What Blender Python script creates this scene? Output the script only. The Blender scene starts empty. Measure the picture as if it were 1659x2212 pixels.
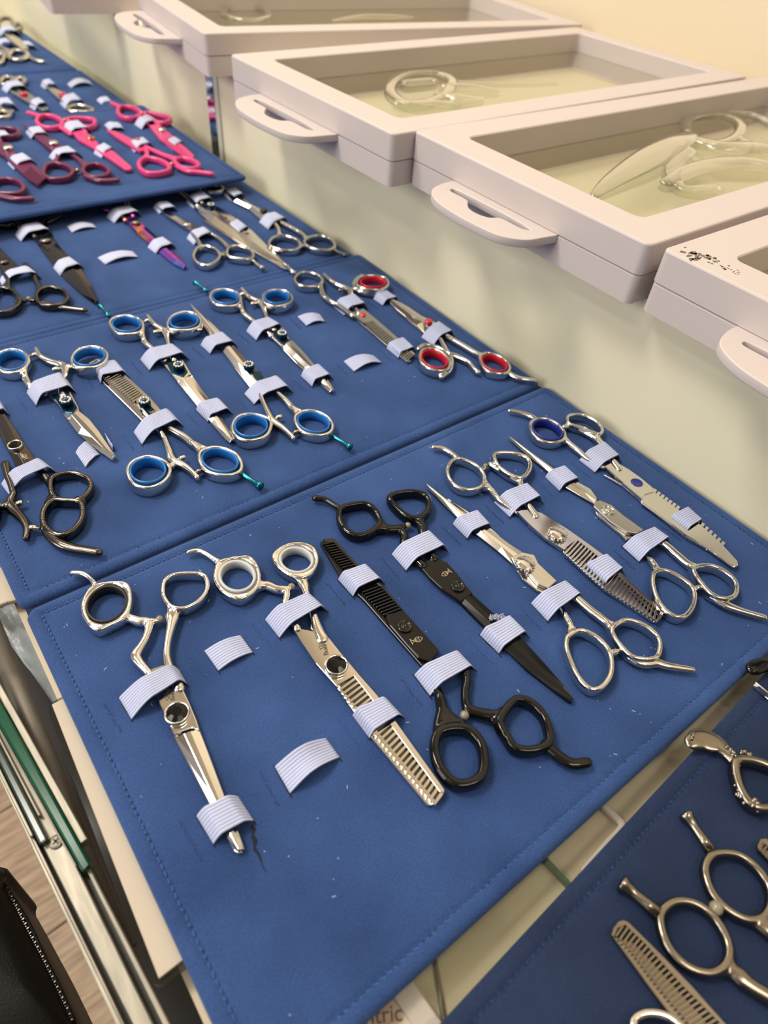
import bpy, math, random
import numpy as np
from mathutils import Vector

random.seed(7)
SC = bpy.context.scene
COL = SC.collection

# ------------------------------------------------------------------ camera
H = 0.28                                   # lens height above the blue cases (z = 0), metres
FPX = 1431.42
CX, CY = 829.5, 1106.0
R = np.array([[0.7972, 0.3860, -0.4641], [-0.5986, 0.6054, -0.5246], [0.0785, 0.6960, 0.7137]])
_u, _s, _v = np.linalg.svd(R); R = _u @ _v
cd = bpy.data.cameras.new('camera'); cam = bpy.data.objects.new('camera', cd); COL.objects.link(cam)
cd.sensor_fit = 'VERTICAL'; cd.sensor_height = 36.0; cd.lens = FPX / 2212 * 36.0
cd.clip_start = 0.01; cd.clip_end = 50
from mathutils import Matrix
M4 = Matrix([list(R[0]) + [0], list(R[1]) + [0], list(R[2]) + [H], [0, 0, 0, 1]])
cam.matrix_world = M4
cd.dof.use_dof = True; cd.dof.focus_distance = 0.36; cd.dof.aperture_fstop = 8.0
SC.camera = cam

# ------------------------------------------------------------------ exposure, world, lights
SC.view_settings.view_transform = 'Standard'; SC.view_settings.look = 'None'
SC.view_settings.gamma = 1.0; SC.view_settings.use_curve_mapping = False
SC.view_settings.exposure = 0.0
w = bpy.data.worlds.new('room_air'); SC.world = w; w.use_nodes = True
bg = w.node_tree.nodes['Background']; bg.inputs[0].default_value = (0.80, 0.76, 0.74, 1); bg.inputs[1].default_value = 0.50
SC.cycles.max_bounces = 8; SC.cycles.transparent_max_bounces = 12
SC.cycles.caustics_reflective = False; SC.cycles.caustics_refractive = False
SC.cycles.sample_clamp_indirect = 6.0

def area(name, loc, target, size, power, col=(1, 0.93, 0.83), sy=None):
    ld = bpy.data.lights.new(name, 'AREA'); ld.energy = power; ld.color = col
    ld.shape = 'RECTANGLE'; ld.size = size; ld.size_y = sy or size
    o = bpy.data.objects.new(name, ld); COL.objects.link(o); o.location = loc
    o.rotation_euler = (Vector(target) - Vector(loc)).to_track_quat('-Z', 'Y').to_euler()
    return o
area('ceiling_light', (-0.55, 1.15, 2.0), (0.15, 0.25, 0), 0.55, 35)
area('ceiling_light', (0.45, -0.7, 2.2), (0.45, -0.7, 0), 1.2, 12, sy=0.3)
area('ceiling_light', (0.45, 2.1, 2.2), (0.45, 2.1, 0), 1.2, 18, sy=0.3)
area('ceiling_light', (-1.5, 0.4, 2.2), (-1.5, 0.4, 0), 0.3, 12, sy=1.2)
area('side_light', (-2.1, 0.7, 0.9), (0.37, 0.45, 0.05), 1.0, 24, col=(1, 0.95, 0.88))
area('ceiling_light', (-0.5, 3.0, 2.2), (-0.5, 3.0, 0), 1.2, 10, sy=0.3)

# ------------------------------------------------------------------ materials
MT = {}
def mat(name, col, rough=0.5, metal=0.0, **kw):
    m = bpy.data.materials.new(name); m.use_nodes = True
    b = m.node_tree.nodes['Principled BSDF']
    b.inputs['Base Color'].default_value = (*col, 1); b.inputs['Roughness'].default_value = rough
    b.inputs['Metallic'].default_value = metal
    for k, v in kw.items():
        b.inputs[k.replace('_', ' ')].default_value = v
    MT[name] = m
    return m
def nodes(m): return m.node_tree.nodes, m.node_tree.links, m.node_tree.nodes['Principled BSDF']
def bump(m, scale, strength, dist=0.001, kind='noise', detail=4, stretch=None):
    n, l, b = nodes(m)
    tc = n.new('ShaderNodeTexCoord'); mp = n.new('ShaderNodeMapping')
    if stretch: mp.inputs['Scale'].default_value = stretch
    t = n.new('ShaderNodeTexNoise' if kind == 'noise' else 'ShaderNodeTexVoronoi')
    t.inputs['Scale'].default_value = scale
    if kind == 'noise': t.inputs['Detail'].default_value = detail
    bp = n.new('ShaderNodeBump'); bp.inputs['Strength'].default_value = strength; bp.inputs['Distance'].default_value = dist
    l.new(tc.outputs['Object'], mp.inputs[0]); l.new(mp.outputs[0], t.inputs['Vector'])
    l.new(t.outputs[0], bp.inputs['Height']); l.new(bp.outputs[0], b.inputs['Normal'])
def vary(m, c1, c2, scale, detail=3, stretch=None, lo=0.35, hi=0.65):
    n, l, b = nodes(m)
    tc = n.new('ShaderNodeTexCoord'); mp = n.new('ShaderNodeMapping')
    if stretch: mp.inputs['Scale'].default_value = stretch
    t = n.new('ShaderNodeTexNoise'); t.inputs['Scale'].default_value = scale; t.inputs['Detail'].default_value = detail
    r = n.new('ShaderNodeValToRGB'); r.color_ramp.elements[0].position = lo; r.color_ramp.elements[1].position = hi
    r.color_ramp.elements[0].color = (*c1, 1); r.color_ramp.elements[1].color = (*c2, 1)
    l.new(tc.outputs['Object'], mp.inputs[0]); l.new(mp.outputs[0], t.inputs['Vector'])
    l.new(t.outputs[0], r.inputs[0]); l.new(r.outputs[0], b.inputs['Base Color'])

def grain(m, scale, lo, hi):
    n, l, b = nodes(m); src = b.inputs['Base Color'].links[0].from_socket
    tc = n.new('ShaderNodeTexCoord'); t = n.new('ShaderNodeTexNoise'); t.inputs['Scale'].default_value = scale; t.inputs['Detail'].default_value = 2
    mr = n.new('ShaderNodeMapRange'); mr.inputs['From Min'].default_value = 0.3; mr.inputs['From Max'].default_value = 0.7
    mr.inputs['To Min'].default_value = lo; mr.inputs['To Max'].default_value = hi
    vm = n.new('ShaderNodeVectorMath'); vm.operation = 'SCALE'
    l.new(tc.outputs['Object'], t.inputs['Vector']); l.new(t.outputs[0], mr.inputs['Value']); l.new(src, vm.inputs[0]); l.new(mr.outputs[0], vm.inputs['Scale']); l.new(vm.outputs[0], b.inputs['Base Color'])
def velvet(name, c1, c2, sheen):
    m = mat(name, c1, 0.85, Sheen_Weight=sheen, Sheen_Roughness=0.45, Sheen_Tint=(0.35, 0.55, 1.0, 1), Specular_IOR_Level=0.15)
    vary(m, c1, c2, 22, 8, lo=0.3, hi=0.72); grain(m, 1500, 0.78, 1.24); bump(m, 1900, 0.8, 0.0006, detail=3)
velvet('blue_suede', (0.023, 0.052, 0.162), (0.041, 0.089, 0.255), 0.35)
velvet('darkened_blue_suede', (0.013, 0.022, 0.056), (0.021, 0.036, 0.088), 0.15)  # darker copy of blue_suede: shade over the front case put into the colour
mat('thread', (0.012, 0.04, 0.16), 0.8)
mat('light_thread', (0.05, 0.16, 0.42), 0.8)
mat('blue_tuft', (0.018, 0.075, 0.26), 0.9)
mat('dark_slit', (0.008, 0.012, 0.02), 0.95)
e = mat('elastic', (0.50, 0.54, 0.73), 0.9, Sheen_Weight=0.15)
bump(e, 1500, 0.5, 0.0004, stretch=(1, 1, 1), detail=1)
mat('silver', (0.74, 0.705, 0.66), 0.10, 1.0)
mat('slot_shade_steel', (0.10, 0.095, 0.09), 0.35, 1.0)  # dark steel: shade inside the comb slots put into the colour
mat('satin_silver', (0.64, 0.605, 0.56), 0.28, 1.0)
mat('warm_silver', (0.78, 0.71, 0.60), 0.16, 1.0)
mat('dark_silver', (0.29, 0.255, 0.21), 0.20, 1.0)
mat('gunmetal', (0.115, 0.10, 0.088), 0.15, 1.0)
mat('black_metal', (0.003, 0.003, 0.003), 0.05, 0.0, Specular_IOR_Level=0.45)
mat('black_satin', (0.008, 0.0075, 0.0075), 0.20, 0.0, Specular_IOR_Level=0.22)
mat('black_rubber', (0.012, 0.012, 0.012), 0.5)
mat('white_rubber', (0.50, 0.52, 0.52), 0.45)
mat('blue_rubber', (0.012, 0.15, 0.48), 0.25)
mat('violet_rubber', (0.012, 0.018, 0.20), 0.35)
mat('red_rubber', (0.50, 0.012, 0.03), 0.35)
mat('teal_metal', (0.03, 0.27, 0.36), 0.18, 1.0)
mat('deep_teal_metal', (0.006, 0.045, 0.09), 0.15, 0.9)
mat('black_gem', (0.004, 0.004, 0.005), 0.08, 0.0, Specular_IOR_Level=0.35)
mat('blue_gem', (0.006, 0.07, 0.26), 0.2, 0.0, Specular_IOR_Level=0.5)
mat('red_gem', (0.62, 0.012, 0.04), 0.12, 0.0, Specular_IOR_Level=0.9)
mat('clear_rubber', (0.55, 0.50, 0.34), 0.2, 0.0, Transmission_Weight=0.55)
mat('brass', (0.62, 0.45, 0.18), 0.25, 1.0)
mat('pink', (0.72, 0.055, 0.22), 0.28, 0.0, Specular_IOR_Level=0.6)
mat('pink_blade', (0.80, 0.07, 0.26), 0.32, 0.25)
mat('purple', (0.13, 0.008, 0.055), 0.25, 0.0, Specular_IOR_Level=0.7)
mat('purple_blade', (0.15, 0.012, 0.075), 0.3, 0.3)
mat('etch_dark', (0.10, 0.085, 0.07), 0.6, 0.3)
mat('etch_light', (0.60, 0.47, 0.33), 0.5, 0.3)
mat('plate_glass_edge', (0.003, 0.070, 0.034), 0.15, 0.0, Specular_IOR_Level=0.3)
mat('dark_glass_edge', (0.010, 0.030, 0.022), 0.15, 0.0)
m = mat('aluminium', (0.45, 0.42, 0.35), 0.45, 0.5); vary(m, (0.22, 0.205, 0.165), (0.36, 0.33, 0.265), 260, 5, stretch=(1, 0.15, 1)); 
mat('track_groove', (0.05, 0.045, 0.04), 0.5, 0.4)
m = mat('frame_plastic', (0.60, 0.53, 0.515), 0.42)
m = mat('cream_panel', (0.80, 0.74, 0.57), 0.42, Specular_IOR_Level=0.35); vary(m, (0.80, 0.77, 0.57), (0.88, 0.81, 0.60), 5, 2)
m = mat('cream_wall', (0.80, 0.69, 0.50), 0.6)
m = mat('ceiling_paint', (0.72, 0.66, 0.56), 0.8)
m = mat('shelf_board', (0.50, 0.43, 0.30), 0.6); vary(m, (0.56, 0.47, 0.34), (0.64, 0.54, 0.39), 14, 4)
mat('contrast_dark', (0.055, 0.045, 0.038), 0.7)  # for the added panel behind the camera
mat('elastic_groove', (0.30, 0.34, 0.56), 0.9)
mat('paper', (0.50, 0.43, 0.34), 0.55)
mat('card_white', (0.58, 0.50, 0.47), 0.5)
m = mat('print_paper', (0.70, 0.60, 0.46), 0.6); vary(m, (0.42, 0.22, 0.16), (0.72, 0.62, 0.47), 60, 4, lo=0.33, hi=0.48)
mat('print_ink', (0.10, 0.045, 0.075), 0.6)
m = mat('floral_ink', (0.14, 0.12, 0.09), 0.7)
mat('dark_interior', (0.025, 0.022, 0.02), 0.8)
m = mat('brown_metal', (0.16, 0.14, 0.11), 0.45, 0.4)
m = mat('wood', (0.36, 0.25, 0.15), 0.5); vary(m, (0.24, 0.155, 0.09), (0.44, 0.31, 0.195), 16, 8, stretch=(1, 9, 1))
m = mat('black_leather', (0.008, 0.0075, 0.007), 0.45, Specular_IOR_Level=0.12); bump(m, 1500, 0.35, 0.0005, kind='voronoi')
mat('zip_metal', (0.16, 0.145, 0.12), 0.35, 0.9)
m = mat('plastic_bag', (0.34, 0.37, 0.38), 0.3, Transmission_Weight=0.0); bump(m, 60, 0.6, 0.006)
mat('mirror_strip', (0.75, 0.78, 0.85), 0.06, 1.0)
# rainbow anodised metal
m = mat('rainbow_metal', (0.5, 0.3, 0.6), 0.16, 1.0)
n, l, b = nodes(m); tc = n.new('ShaderNodeTexCoord'); ns = n.new('ShaderNodeTexNoise'); ns.inputs['Scale'].default_value = 52
ns.inputs['Detail'].default_value = 1
cr = n.new('ShaderNodeValToRGB'); el = cr.color_ramp.elements
el[0].position = 0.3; el[0].color = (0.85, 0.45, 0.08, 1); el[1].position = 0.75; el[1].color = (0.05, 0.65, 0.35, 1)
for p_, c_ in ((0.40, (0.8, 0.12, 0.45, 1)), (0.50, (0.45, 0.10, 0.8, 1)), (0.62, (0.08, 0.35, 0.9, 1))):
    q = el.new(p_); q.color = c_
l.new(tc.outputs['Object'], ns.inputs['Vector']); l.new(ns.outputs[0], cr.inputs[0]); l.new(cr.outputs[0], b.inputs['Base Color'])
# clear sheet materials (thin: straight-through plus a fresnel reflection)
def clear(name, tint, refl, rough=0.03):
    m = bpy.data.materials.new(name); m.use_nodes = True; n = m.node_tree.nodes; l = m.node_tree.links
    n.remove(n['Principled BSDF']); o = n['Material Output']
    t = n.new('ShaderNodeBsdfTransparent'); t.inputs[0].default_value = (*tint, 1)
    g = n.new('ShaderNodeBsdfGlossy'); g.inputs['Roughness'].default_value = rough; g.inputs[0].default_value = (1, 1, 1, 1)
    f = n.new('ShaderNodeFresnel'); ge = n.new('ShaderNodeNewGeometry'); mr = n.new('ShaderNodeMapRange')
    mr.inputs['To Min'].default_value = 1.45; mr.inputs['To Max'].default_value = 1 / 1.45; l.new(ge.outputs['Backfacing'], mr.inputs['Value']); l.new(mr.outputs[0], f.inputs[0])
    a = n.new('ShaderNodeMath'); a.operation = 'MULTIPLY'; a.inputs[1].default_value = refl
    x = n.new('ShaderNodeMixShader'); l.new(f.outputs[0], a.inputs[0]); l.new(a.outputs[0], x.inputs[0])
    l.new(t.outputs[0], x.inputs[1]); l.new(g.outputs[0], x.inputs[2]); l.new(x.outputs[0], o.inputs[0]); MT[name] = m
clear('clear_film', (0.90, 0.90, 0.86), 1.0, 0.06)
clear('shelf_glass', (0.975, 0.985, 0.97), 0.7)
clear('clear_sleeve', (0.55, 0.56, 0.54), 0.9, 0.1)
clear('clear_resin', (0.90, 0.90, 0.86), 2.4, 0.08)

# ------------------------------------------------------------------ geometry helpers
def un(x, y, z=0.0):
    """point of the plane at height z that the photograph shows at pixel (x, y)"""
    d = R @ np.array([x - CX, -(y - CY), -FPX]); t = (z - H) / d[2]
    return np.array([d[0] * t, d[1] * t, z])
CROPS = dict(A=(140, 1140, 2.989), B=(440, 1140, 2.9625), C=(660, 1030, 2.592), D=(900, 940, 2.676), E=(1080, 860, 2.865),
             F=(1259, 1400, 2.725), G=(0, 700, 4.1475), Hc=(220, 640, 2.9625), I=(620, 560, 2.9625), J=(0, 400, 2.9625),
             K=(380, 380, 3.456), L=(0, 0, 2.9625), X=(0, 0, 1.0))
class Ctx:
    """tracing context: a detail of the photograph and the board height it lies on"""
    def __init__(s, crop, zb): s.ox, s.oy, s.k = CROPS[crop]; s.zb = zb
    def p(s, x, y, z): return un(s.ox + x / s.k, s.oy + y / s.k, s.zb + z)

def new_mesh(name, V, F, material, parent=None, smooth=True, loc=None):
    me = bpy.data.meshes.new(name)
    V = np.asarray(V, float)
    off = np.zeros(3)
    if parent is not None: off = np.array(parent['_w'])
    elif loc is not None: off = np.array(loc)
    me.from_pydata((V - off).tolist(), [], [tuple(int(i) for i in f) for f in F]); me.validate()
    for p in me.polygons: p.use_smooth = smooth
    me.materials.append(MT[material])
    o = bpy.data.objects.new(name, me); COL.objects.link(o)
    if parent is not None:
        o.parent = parent; o['_w'] = [float(c) for c in off]
    else:
        o.location = off.tolist(); o['_w'] = [float(c) for c in off]
    return o
def thing(name, label, cat, loc, group=None):
    o = bpy.data.objects.new(name, None); COL.objects.link(o); o.location = tuple(float(c) for c in loc)
    o.empty_display_size = 0.01; o['label'] = label; o['category'] = cat; o['_w'] = [float(c) for c in loc]
    if group: o['group'] = group
    return o
def tag(o, label, cat, group=None):
    o['label'] = label; o['category'] = cat
    if group: o['group'] = group
    return o
def struct(o): o['kind'] = 'structure'; return o
def bev(o, wdt, seg=2, ang=0.6):
    m = o.modifiers.new('bevel', 'BEVEL'); m.width = wdt; m.segments = seg; m.limit_method = 'ANGLE'; m.angle_limit = ang
    m.harden_normals = False
    return o
def autosmooth(o, ang=0.7):
    me = o.data
    for p in me.polygons: p.use_smooth = False
    return o

def prism(V, F, pts, z0, z1):
    """append a vertical prism (pts = Nx2/3 outline) to V, F"""
    pts = [np.asarray(p, float)[:2] for p in pts]
    a = sum(pts[i][0] * pts[(i + 1) % len(pts)][1] - pts[(i + 1) % len(pts)][0] * pts[i][1] for i in range(len(pts)))
    if a < 0: pts = pts[::-1]
    n = len(pts); b = len(V)
    for p in pts: V.append((p[0], p[1], z0))
    for p in pts: V.append((p[0], p[1], z1))
    F.append(tuple(b + i for i in range(n))[::-1]); F.append(tuple(b + n + i for i in range(n)))
    for i in range(n):
        j = (i + 1) % n; F.append((b + i, b + j, b + n + j, b + n + i))
def box(V, F, x0, x1, y0, y1, z0, z1): prism(V, F, [(x0, y0), (x1, y0), (x1, y1), (x0, y1)], z0, z1)

def catmull(P, closed, sub):
    P = np.asarray(P, float); n = len(P); out = []
    if n == 2 and not closed:
        return np.array([P[0] + (P[1] - P[0]) * t for t in np.linspace(0, 1, sub + 1)])
    rng = range(n) if closed else range(n - 1)
    for i in rng:
        if closed: a, b, c, d = P[(i - 1) % n], P[i], P[(i + 1) % n], P[(i + 2) % n]
        else: a, b, c, d = P[max(i - 1, 0)], P[i], P[i + 1], P[min(i + 2, n - 1)]
        for k in range(sub):
            t = k / sub
            out.append(0.5 * ((2 * b) + (c - a) * t + (2 * a - 5 * b + 4 * c - d) * t * t + (3 * b - a - 3 * c + d) * t ** 3))
    if not closed: out.append(P[-1])
    return np.array(out)
def sweep(V, F, S, closed, K=12, sq=0.8, cap=True):
    """S: rows x,y,z(centre),w,h ; super-elliptic section, w across, h up"""
    S = np.asarray(S, float); n = len(S)
    if not closed and cap:
        T0 = S[0] - S[1]; T0[3:] = 0; l0 = np.linalg.norm(T0[:3]) + 1e-9; T1 = S[-1] - S[-2]; T1[3:] = 0; l1 = np.linalg.norm(T1[:3]) + 1e-9
        def capr(s, T, l):
            rr = []
            for f, sc in ((0.30, 0.80), (0.46, 0.45), (0.5, 0.08)):
                q = s + T / l * s[3] * f; q[3] *= sc; q[4] *= sc; rr.append(q)
            return rr
        S = np.array(capr(S[0], T0, l0)[::-1] + list(S) + capr(S[-1], T1, l1)); n = len(S)
    b = len(V); ang = np.linspace(0, 2 * math.pi, K, endpoint=False)
    cx = np.sign(np.cos(ang)) * np.abs(np.cos(ang)) ** sq; cy = np.sign(np.sin(ang)) * np.abs(np.sin(ang)) ** sq
    for i in range(n):
        if closed: t = S[(i + 1) % n, :3] - S[(i - 1) % n, :3]
        else: t = S[min(i + 1, n - 1), :3] - S[max(i - 1, 0), :3]
        t = t / (np.linalg.norm(t) + 1e-12); nn = np.array([-t[1], t[0], 0.0]); nl = np.linalg.norm(nn)
        nn = nn / nl if nl > 1e-6 else np.array([1.0, 0, 0]); up = np.cross(nn, t) * -1
        up = up / (np.linalg.norm(up) + 1e-12)
        if up[2] < 0: up = -up
        for k in range(K):
            V.append(tuple(S[i, :3] + nn * cx[k] * S[i, 3] / 2 + up * cy[k] * S[i, 4] / 2))
    for i in range(n if closed else n - 1):
        j = (i + 1) % n
        for k in range(K):
            k2 = (k + 1) % K; F.append((b + i * K + k, b + j * K + k, b + j * K + k2, b + i * K + k2))
    if not closed:
        F.append(tuple(b + k for k in range(K))); F.append(tuple(b + (n - 1) * K + k for k in range(K))[::-1])
def cyl(V, F, c, r0, r1, z0, z1, n=24, squash=None):
    b = len(V)
    for z, r in ((z0, r0), (z1, r1)):
        for i in range(n):
            a = 2 * math.pi * i / n; V.append((c[0] + r * math.cos(a), c[1] + r * math.sin(a), z))
    for i in range(n): j = (i + 1) % n; F.append((b + i, b + j, b + n + j, b + n + i))
    F.append(tuple(b + i for i in range(n))[::-1]); F.append(tuple(b + n + i for i in range(n)))
def lathe(V, F, c, prof, n=24):
    b = len(V)
    for r, z in prof:
        for i in range(n):
            a = 2 * math.pi * i / n; V.append((c[0] + r * math.cos(a), c[1] + r * math.sin(a), z))
    for j in range(len(prof) - 1):
        for i in range(n):
            i2 = (i + 1) % n; F.append((b + j * n + i, b + j * n + i2, b + (j + 1) * n + i2, b + (j + 1) * n + i))
    F.append(tuple(b + i for i in range(n))[::-1]); F.append(tuple(b + (len(prof) - 1) * n + i for i in range(n)))
def ball(V, F, c, r, n=10, m=7, sz=1.0):
    b = len(V)
    for j in range(1, m):
        ph = math.pi * j / m
        for i in range(n):
            a = 2 * math.pi * i / n
            V.append((c[0] + r * math.sin(ph) * math.cos(a), c[1] + r * math.sin(ph) * math.sin(a), c[2] - r * sz * math.cos(ph)))
    V.append((c[0], c[1], c[2] - r * sz)); V.append((c[0], c[1], c[2] + r * sz)); lo = len(V) - 2; hi = lo + 1
    for j in range(m - 2):
        for i in range(n):
            i2 = (i + 1) % n; F.append((b + j * n + i, b + j * n + i2, b + (j + 1) * n + i2, b + (j + 1) * n + i))
    for i in range(n):
        i2 = (i + 1) % n; F.append((lo, b + i2, b + i)); F.append((hi, b + (m - 2) * n + i, b + (m - 2) * n + i2))
def ellipse_fit(P, grow=0.0):
    P = np.asarray(P)[:, :2]; d = np.hypot(*(np.roll(P, -1, 0) - P).T); t = np.concatenate([[0], np.cumsum(d)]); n = 48
    u = np.linspace(0, t[-1], n, endpoint=False); Q = np.vstack([P, P[:1]])
    z = np.interp(u, t, Q[:, 0]) + 1j * np.interp(u, t, Q[:, 1]); c = np.fft.fft(z) / n
    k = np.arange(n) * 2 * np.pi / n; w = c[0] + c[1] * np.exp(1j * k) + c[-1] * np.exp(-1j * k)
    w = c[0] + (w - c[0]) * (1 + grow / np.abs(w - c[0])); return np.stack([w.real, w.imag], 1)
def rod(V, F, a, b_, r0, r1, n=14):
    sweep(V, F, [(*a, 2 * r0, 2 * r0), (*b_, 2 * r1, 2 * r1)], False, n, 1.0, cap=False)

def to_mesh(name, cu):
    t = bpy.data.objects.new('tmp', cu); COL.objects.link(t); bpy.context.view_layer.update()
    me = bpy.data.meshes.new_from_object(t.evaluated_get(bpy.context.evaluated_depsgraph_get())); me.name = name
    bpy.data.objects.remove(t); o = bpy.data.objects.new(name, me); COL.objects.link(o); return o
# ------------------------------------------------------------------ scissors builder
MM = 0.001
class Scissors:
    """one pair of scissors: an Empty with its parts, traced from a detail of the photograph onto its board"""
    def __init__(s, name, label, crop, zb, at, group=None, metal='silver', fine=True):
        s.c = Ctx(crop, zb); s.zb = zb; s.metal = metal; s.fine = fine
        loc = s.c.p(at[0], at[1], 0.0)
        s.o = thing(name, label, 'scissors', loc, group)
    def mesh(s, name, V, F, m=None, smooth=True): return new_mesh(name, V, F, m or s.metal, s.o, smooth)
    def handle(s, rings=(), paths=(), m=None, name='handle', label=None, zc=3.8, h=6.0, sub=4):
        """rings: (points, wall mm); paths: lists of (x, y, w mm[, h mm, z mm])"""
        V, F = [], []
        RC = []
        for rg in rings:
            pts, wd = rg[:2]; wd = wd * 1.16 + 0.1
            P = [s.c.p(x, y, zc * MM + h * MM * 0.45) for x, y in pts]
            P = catmull(np.array([(q[0], q[1], s.zb + zc * MM, wd * MM, h * 1.08 * MM) for q in P]), True, sub); RC.append((P, wd))
            sweep(V, F, P, True, 12, 0.6)
            if len(rg) > 2:                                   # round inner rim filling an angular outline
                E = ellipse_fit(P[:, :3], rg[2] * MM); sweep(V, F, [(e_[0], e_[1], s.zb + zc * MM, wd * MM, h * 1.05 * MM) for e_ in E], True, 12, 0.6)
        for pts in paths:
            for pi, pj_ in ((0, 1), (-1, -2)):                # webbing where a wide shank meets a ring
                q0 = pts[pi]; w0 = q0[2]
                if w0 < 5 or len(pts) < 3: continue
                a0 = s.c.p(q0[0], q0[1], 5 * MM); a1 = s.c.p(pts[pj_][0], pts[pj_][1], 5 * MM)
                for P, wd in RC:
                    dd = np.hypot(P[:, 0] - a0[0], P[:, 1] - a0[1]); k = int(dd.argmin())
                    if dd[k] > 0.0045: continue
                    per = np.mean(np.hypot(*np.diff(P[:, :2], axis=0).T)); st = max(1, int(round(w0 * 0.62 * MM / per)))
                    for sg in (-1, 1):
                        b0 = P[(k + sg * st) % len(P)]; mid = (b0[:2] + a1[:2]) / 2 * 0.8 + np.array(P[k][:2]) * 0.2
                        sweep(V, F, catmull(np.array([(b0[0], b0[1], b0[2], wd * MM, h * 0.85 * MM), (mid[0], mid[1], b0[2], wd * 1.0 * MM, h * 0.8 * MM), (a1[0], a1[1], b0[2], pts[pj_][2] * 0.8 * MM, h * 0.7 * MM)]), False, 4), False, 12, 0.8)
                    pts = list(pts); pts[pi] = (P[k][0], P[k][1], 'w', wd * 1.1, h * 0.85, zc)
                    break
            P = []
            for q in pts:
                if q[2] == 'w':
                    P.append((q[0], q[1], s.zb + zc * MM, q[3] * MM, q[4] * MM)); continue
                x, y, wd = q[:3]; wd = wd * 1.08 + 0.15; hh = q[3] if len(q) > 3 else min(4.6, wd + 0.8); zz = q[4] if len(q) > 4 else 3.6
                r = s.c.p(x, y, (zz + hh * 0.35) * MM); P.append((r[0], r[1], s.zb + zz * MM, wd * MM, hh * MM))
            sweep(V, F, catmull(P, False, sub), False, 12, 0.9)
        o = s.mesh(name, V, F, m)
        r = o.modifiers.new('blend', 'REMESH'); r.mode = 'VOXEL'; r.voxel_size = 0.00050 if s.fine else 0.0009; r.use_smooth_shade = True
        sm = o.modifiers.new('smooth', 'SMOOTH'); sm.factor = 0.5; sm.iterations = 4 if s.fine else 2
        if label: o['label'] = label
        return o
    def rest(s, pts, m=None, label=None): return s.handle(paths=[pts], m=m, name='finger_rest', label=label)
    def insert(s, pts, m, inset=1.5, w=1.0, h=6.4, zc=3.8, label=None, ztop=None):
        P = np.array([s.c.p(x, y, zc * MM + 6 * MM * 0.45) for x, y in pts]); cen = P.mean(axis=0)
        Q = []
        z_ = P[0][2]; P = [np.array([e_[0], e_[1], z_]) for e_ in ellipse_fit(catmull(P, True, 4))]; cen = sum(P) / len(P)
        for q in P:
            d = cen - q; L = np.linalg.norm(d[:2]); q = q + d * (inset * MM / L); Q.append((q[0], q[1], s.zb + zc * MM, w * MM, h * MM))
        V, F = [], []; sweep(V, F, Q, True, 8, 0.5); o = s.mesh('ring_insert', V, F, m)
        if label: o['label'] = label
        return o
    def blade(s, pts, z0=0.6, z1=3.0, m=None, bv=0.5, name='blade', label=None):
        V, F = [], []; prism(V, F, [s.c.p(x, y, z1 * MM) for x, y in pts], s.zb + z0 * MM, s.zb + z1 * MM)
        o = s.mesh(name, V, F, m, smooth=False); bev(o, bv * MM, 2, 0.35)
        if label: o['label'] = label
        return o
    def crest(s, left, right, z0=2.6, z1=4.6, m=None, ridge=0.35, edge=0.5, name='blade'):
        """blade with a long ridge: left and right edge lists (same length), ridge between them"""
        V, F = [], []; n = len(left); zb = s.zb
        for i in range(n):
            a = s.c.p(*left[i], z1 * MM * 0.8); b_ = s.c.p(*right[i], z1 * MM * 0.8)
            r = a + (b_ - a) * ridge; r2 = a + (b_ - a) * (ridge + 0.28)
            V += [(a[0], a[1], zb + z0 * MM), (a[0], a[1], zb + (z0 + (z1 - z0) * edge * 0.5) * MM), (r[0], r[1], zb + z1 * MM), (r2[0], r2[1], zb + z1 * MM),
                  (b_[0], b_[1], zb + (z0 + (z1 - z0) * edge) * MM), (b_[0], b_[1], zb + z0 * MM)]
        for i in range(n - 1):
            for k in range(6):
                k2 = (k + 1) % 6; F.append((6 * i + k, 6 * i + k2, 6 * (i + 1) + k2, 6 * (i + 1) + k))
        F.append(tuple(range(6))[::-1]); F.append(tuple(6 * (n - 1) + k for k in range(6)))
        o = s.mesh(name, V, F, m, smooth=False); bev(o, 0.22 * MM, 2, 0.25)
        return o
    def comb(s, spine, root, tips, n, duty=0.55, z0=2.4, z1=4.2, m=None, skip=(), tooth=None):
        """thinning blade: spine polygon + n separate teeth between root line and tip line"""
        V, F = [], []
        prism(V, F, [s.c.p(x, y, z1 * MM) for x, y in spine], s.zb + z0 * MM, s.zb + z1 * MM)
        def lp(L, t):
            L = [s.c.p(x, y, z1 * MM) for x, y in L]; d = [0]
            for i in range(1, len(L)): d.append(d[-1] + np.linalg.norm(L[i] - L[i - 1]))
            return np.array([np.interp(t * d[-1], d, [q[k] for q in L]) for k in range(3)])
        for i in range(n):
            t0 = i / n; t1 = (i + duty) / n
            if any(a <= t0 <= b_ for a, b_ in skip): continue
            a, b_, c, d = lp(root, t0), lp(root, t1), lp(tips, t1), lp(tips, t0)
            e = (a - d) * 0.25
            prism(V, F, [a + e * 0.3, b_ + e * 0.3, c, d], s.zb + z0 * MM, s.zb + (z1 - 0.15) * MM)
        o = s.mesh('comb_blade', V, F, m, smooth=False); bev(o, 0.18 * MM, 1, 0.5)
        return o
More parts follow.
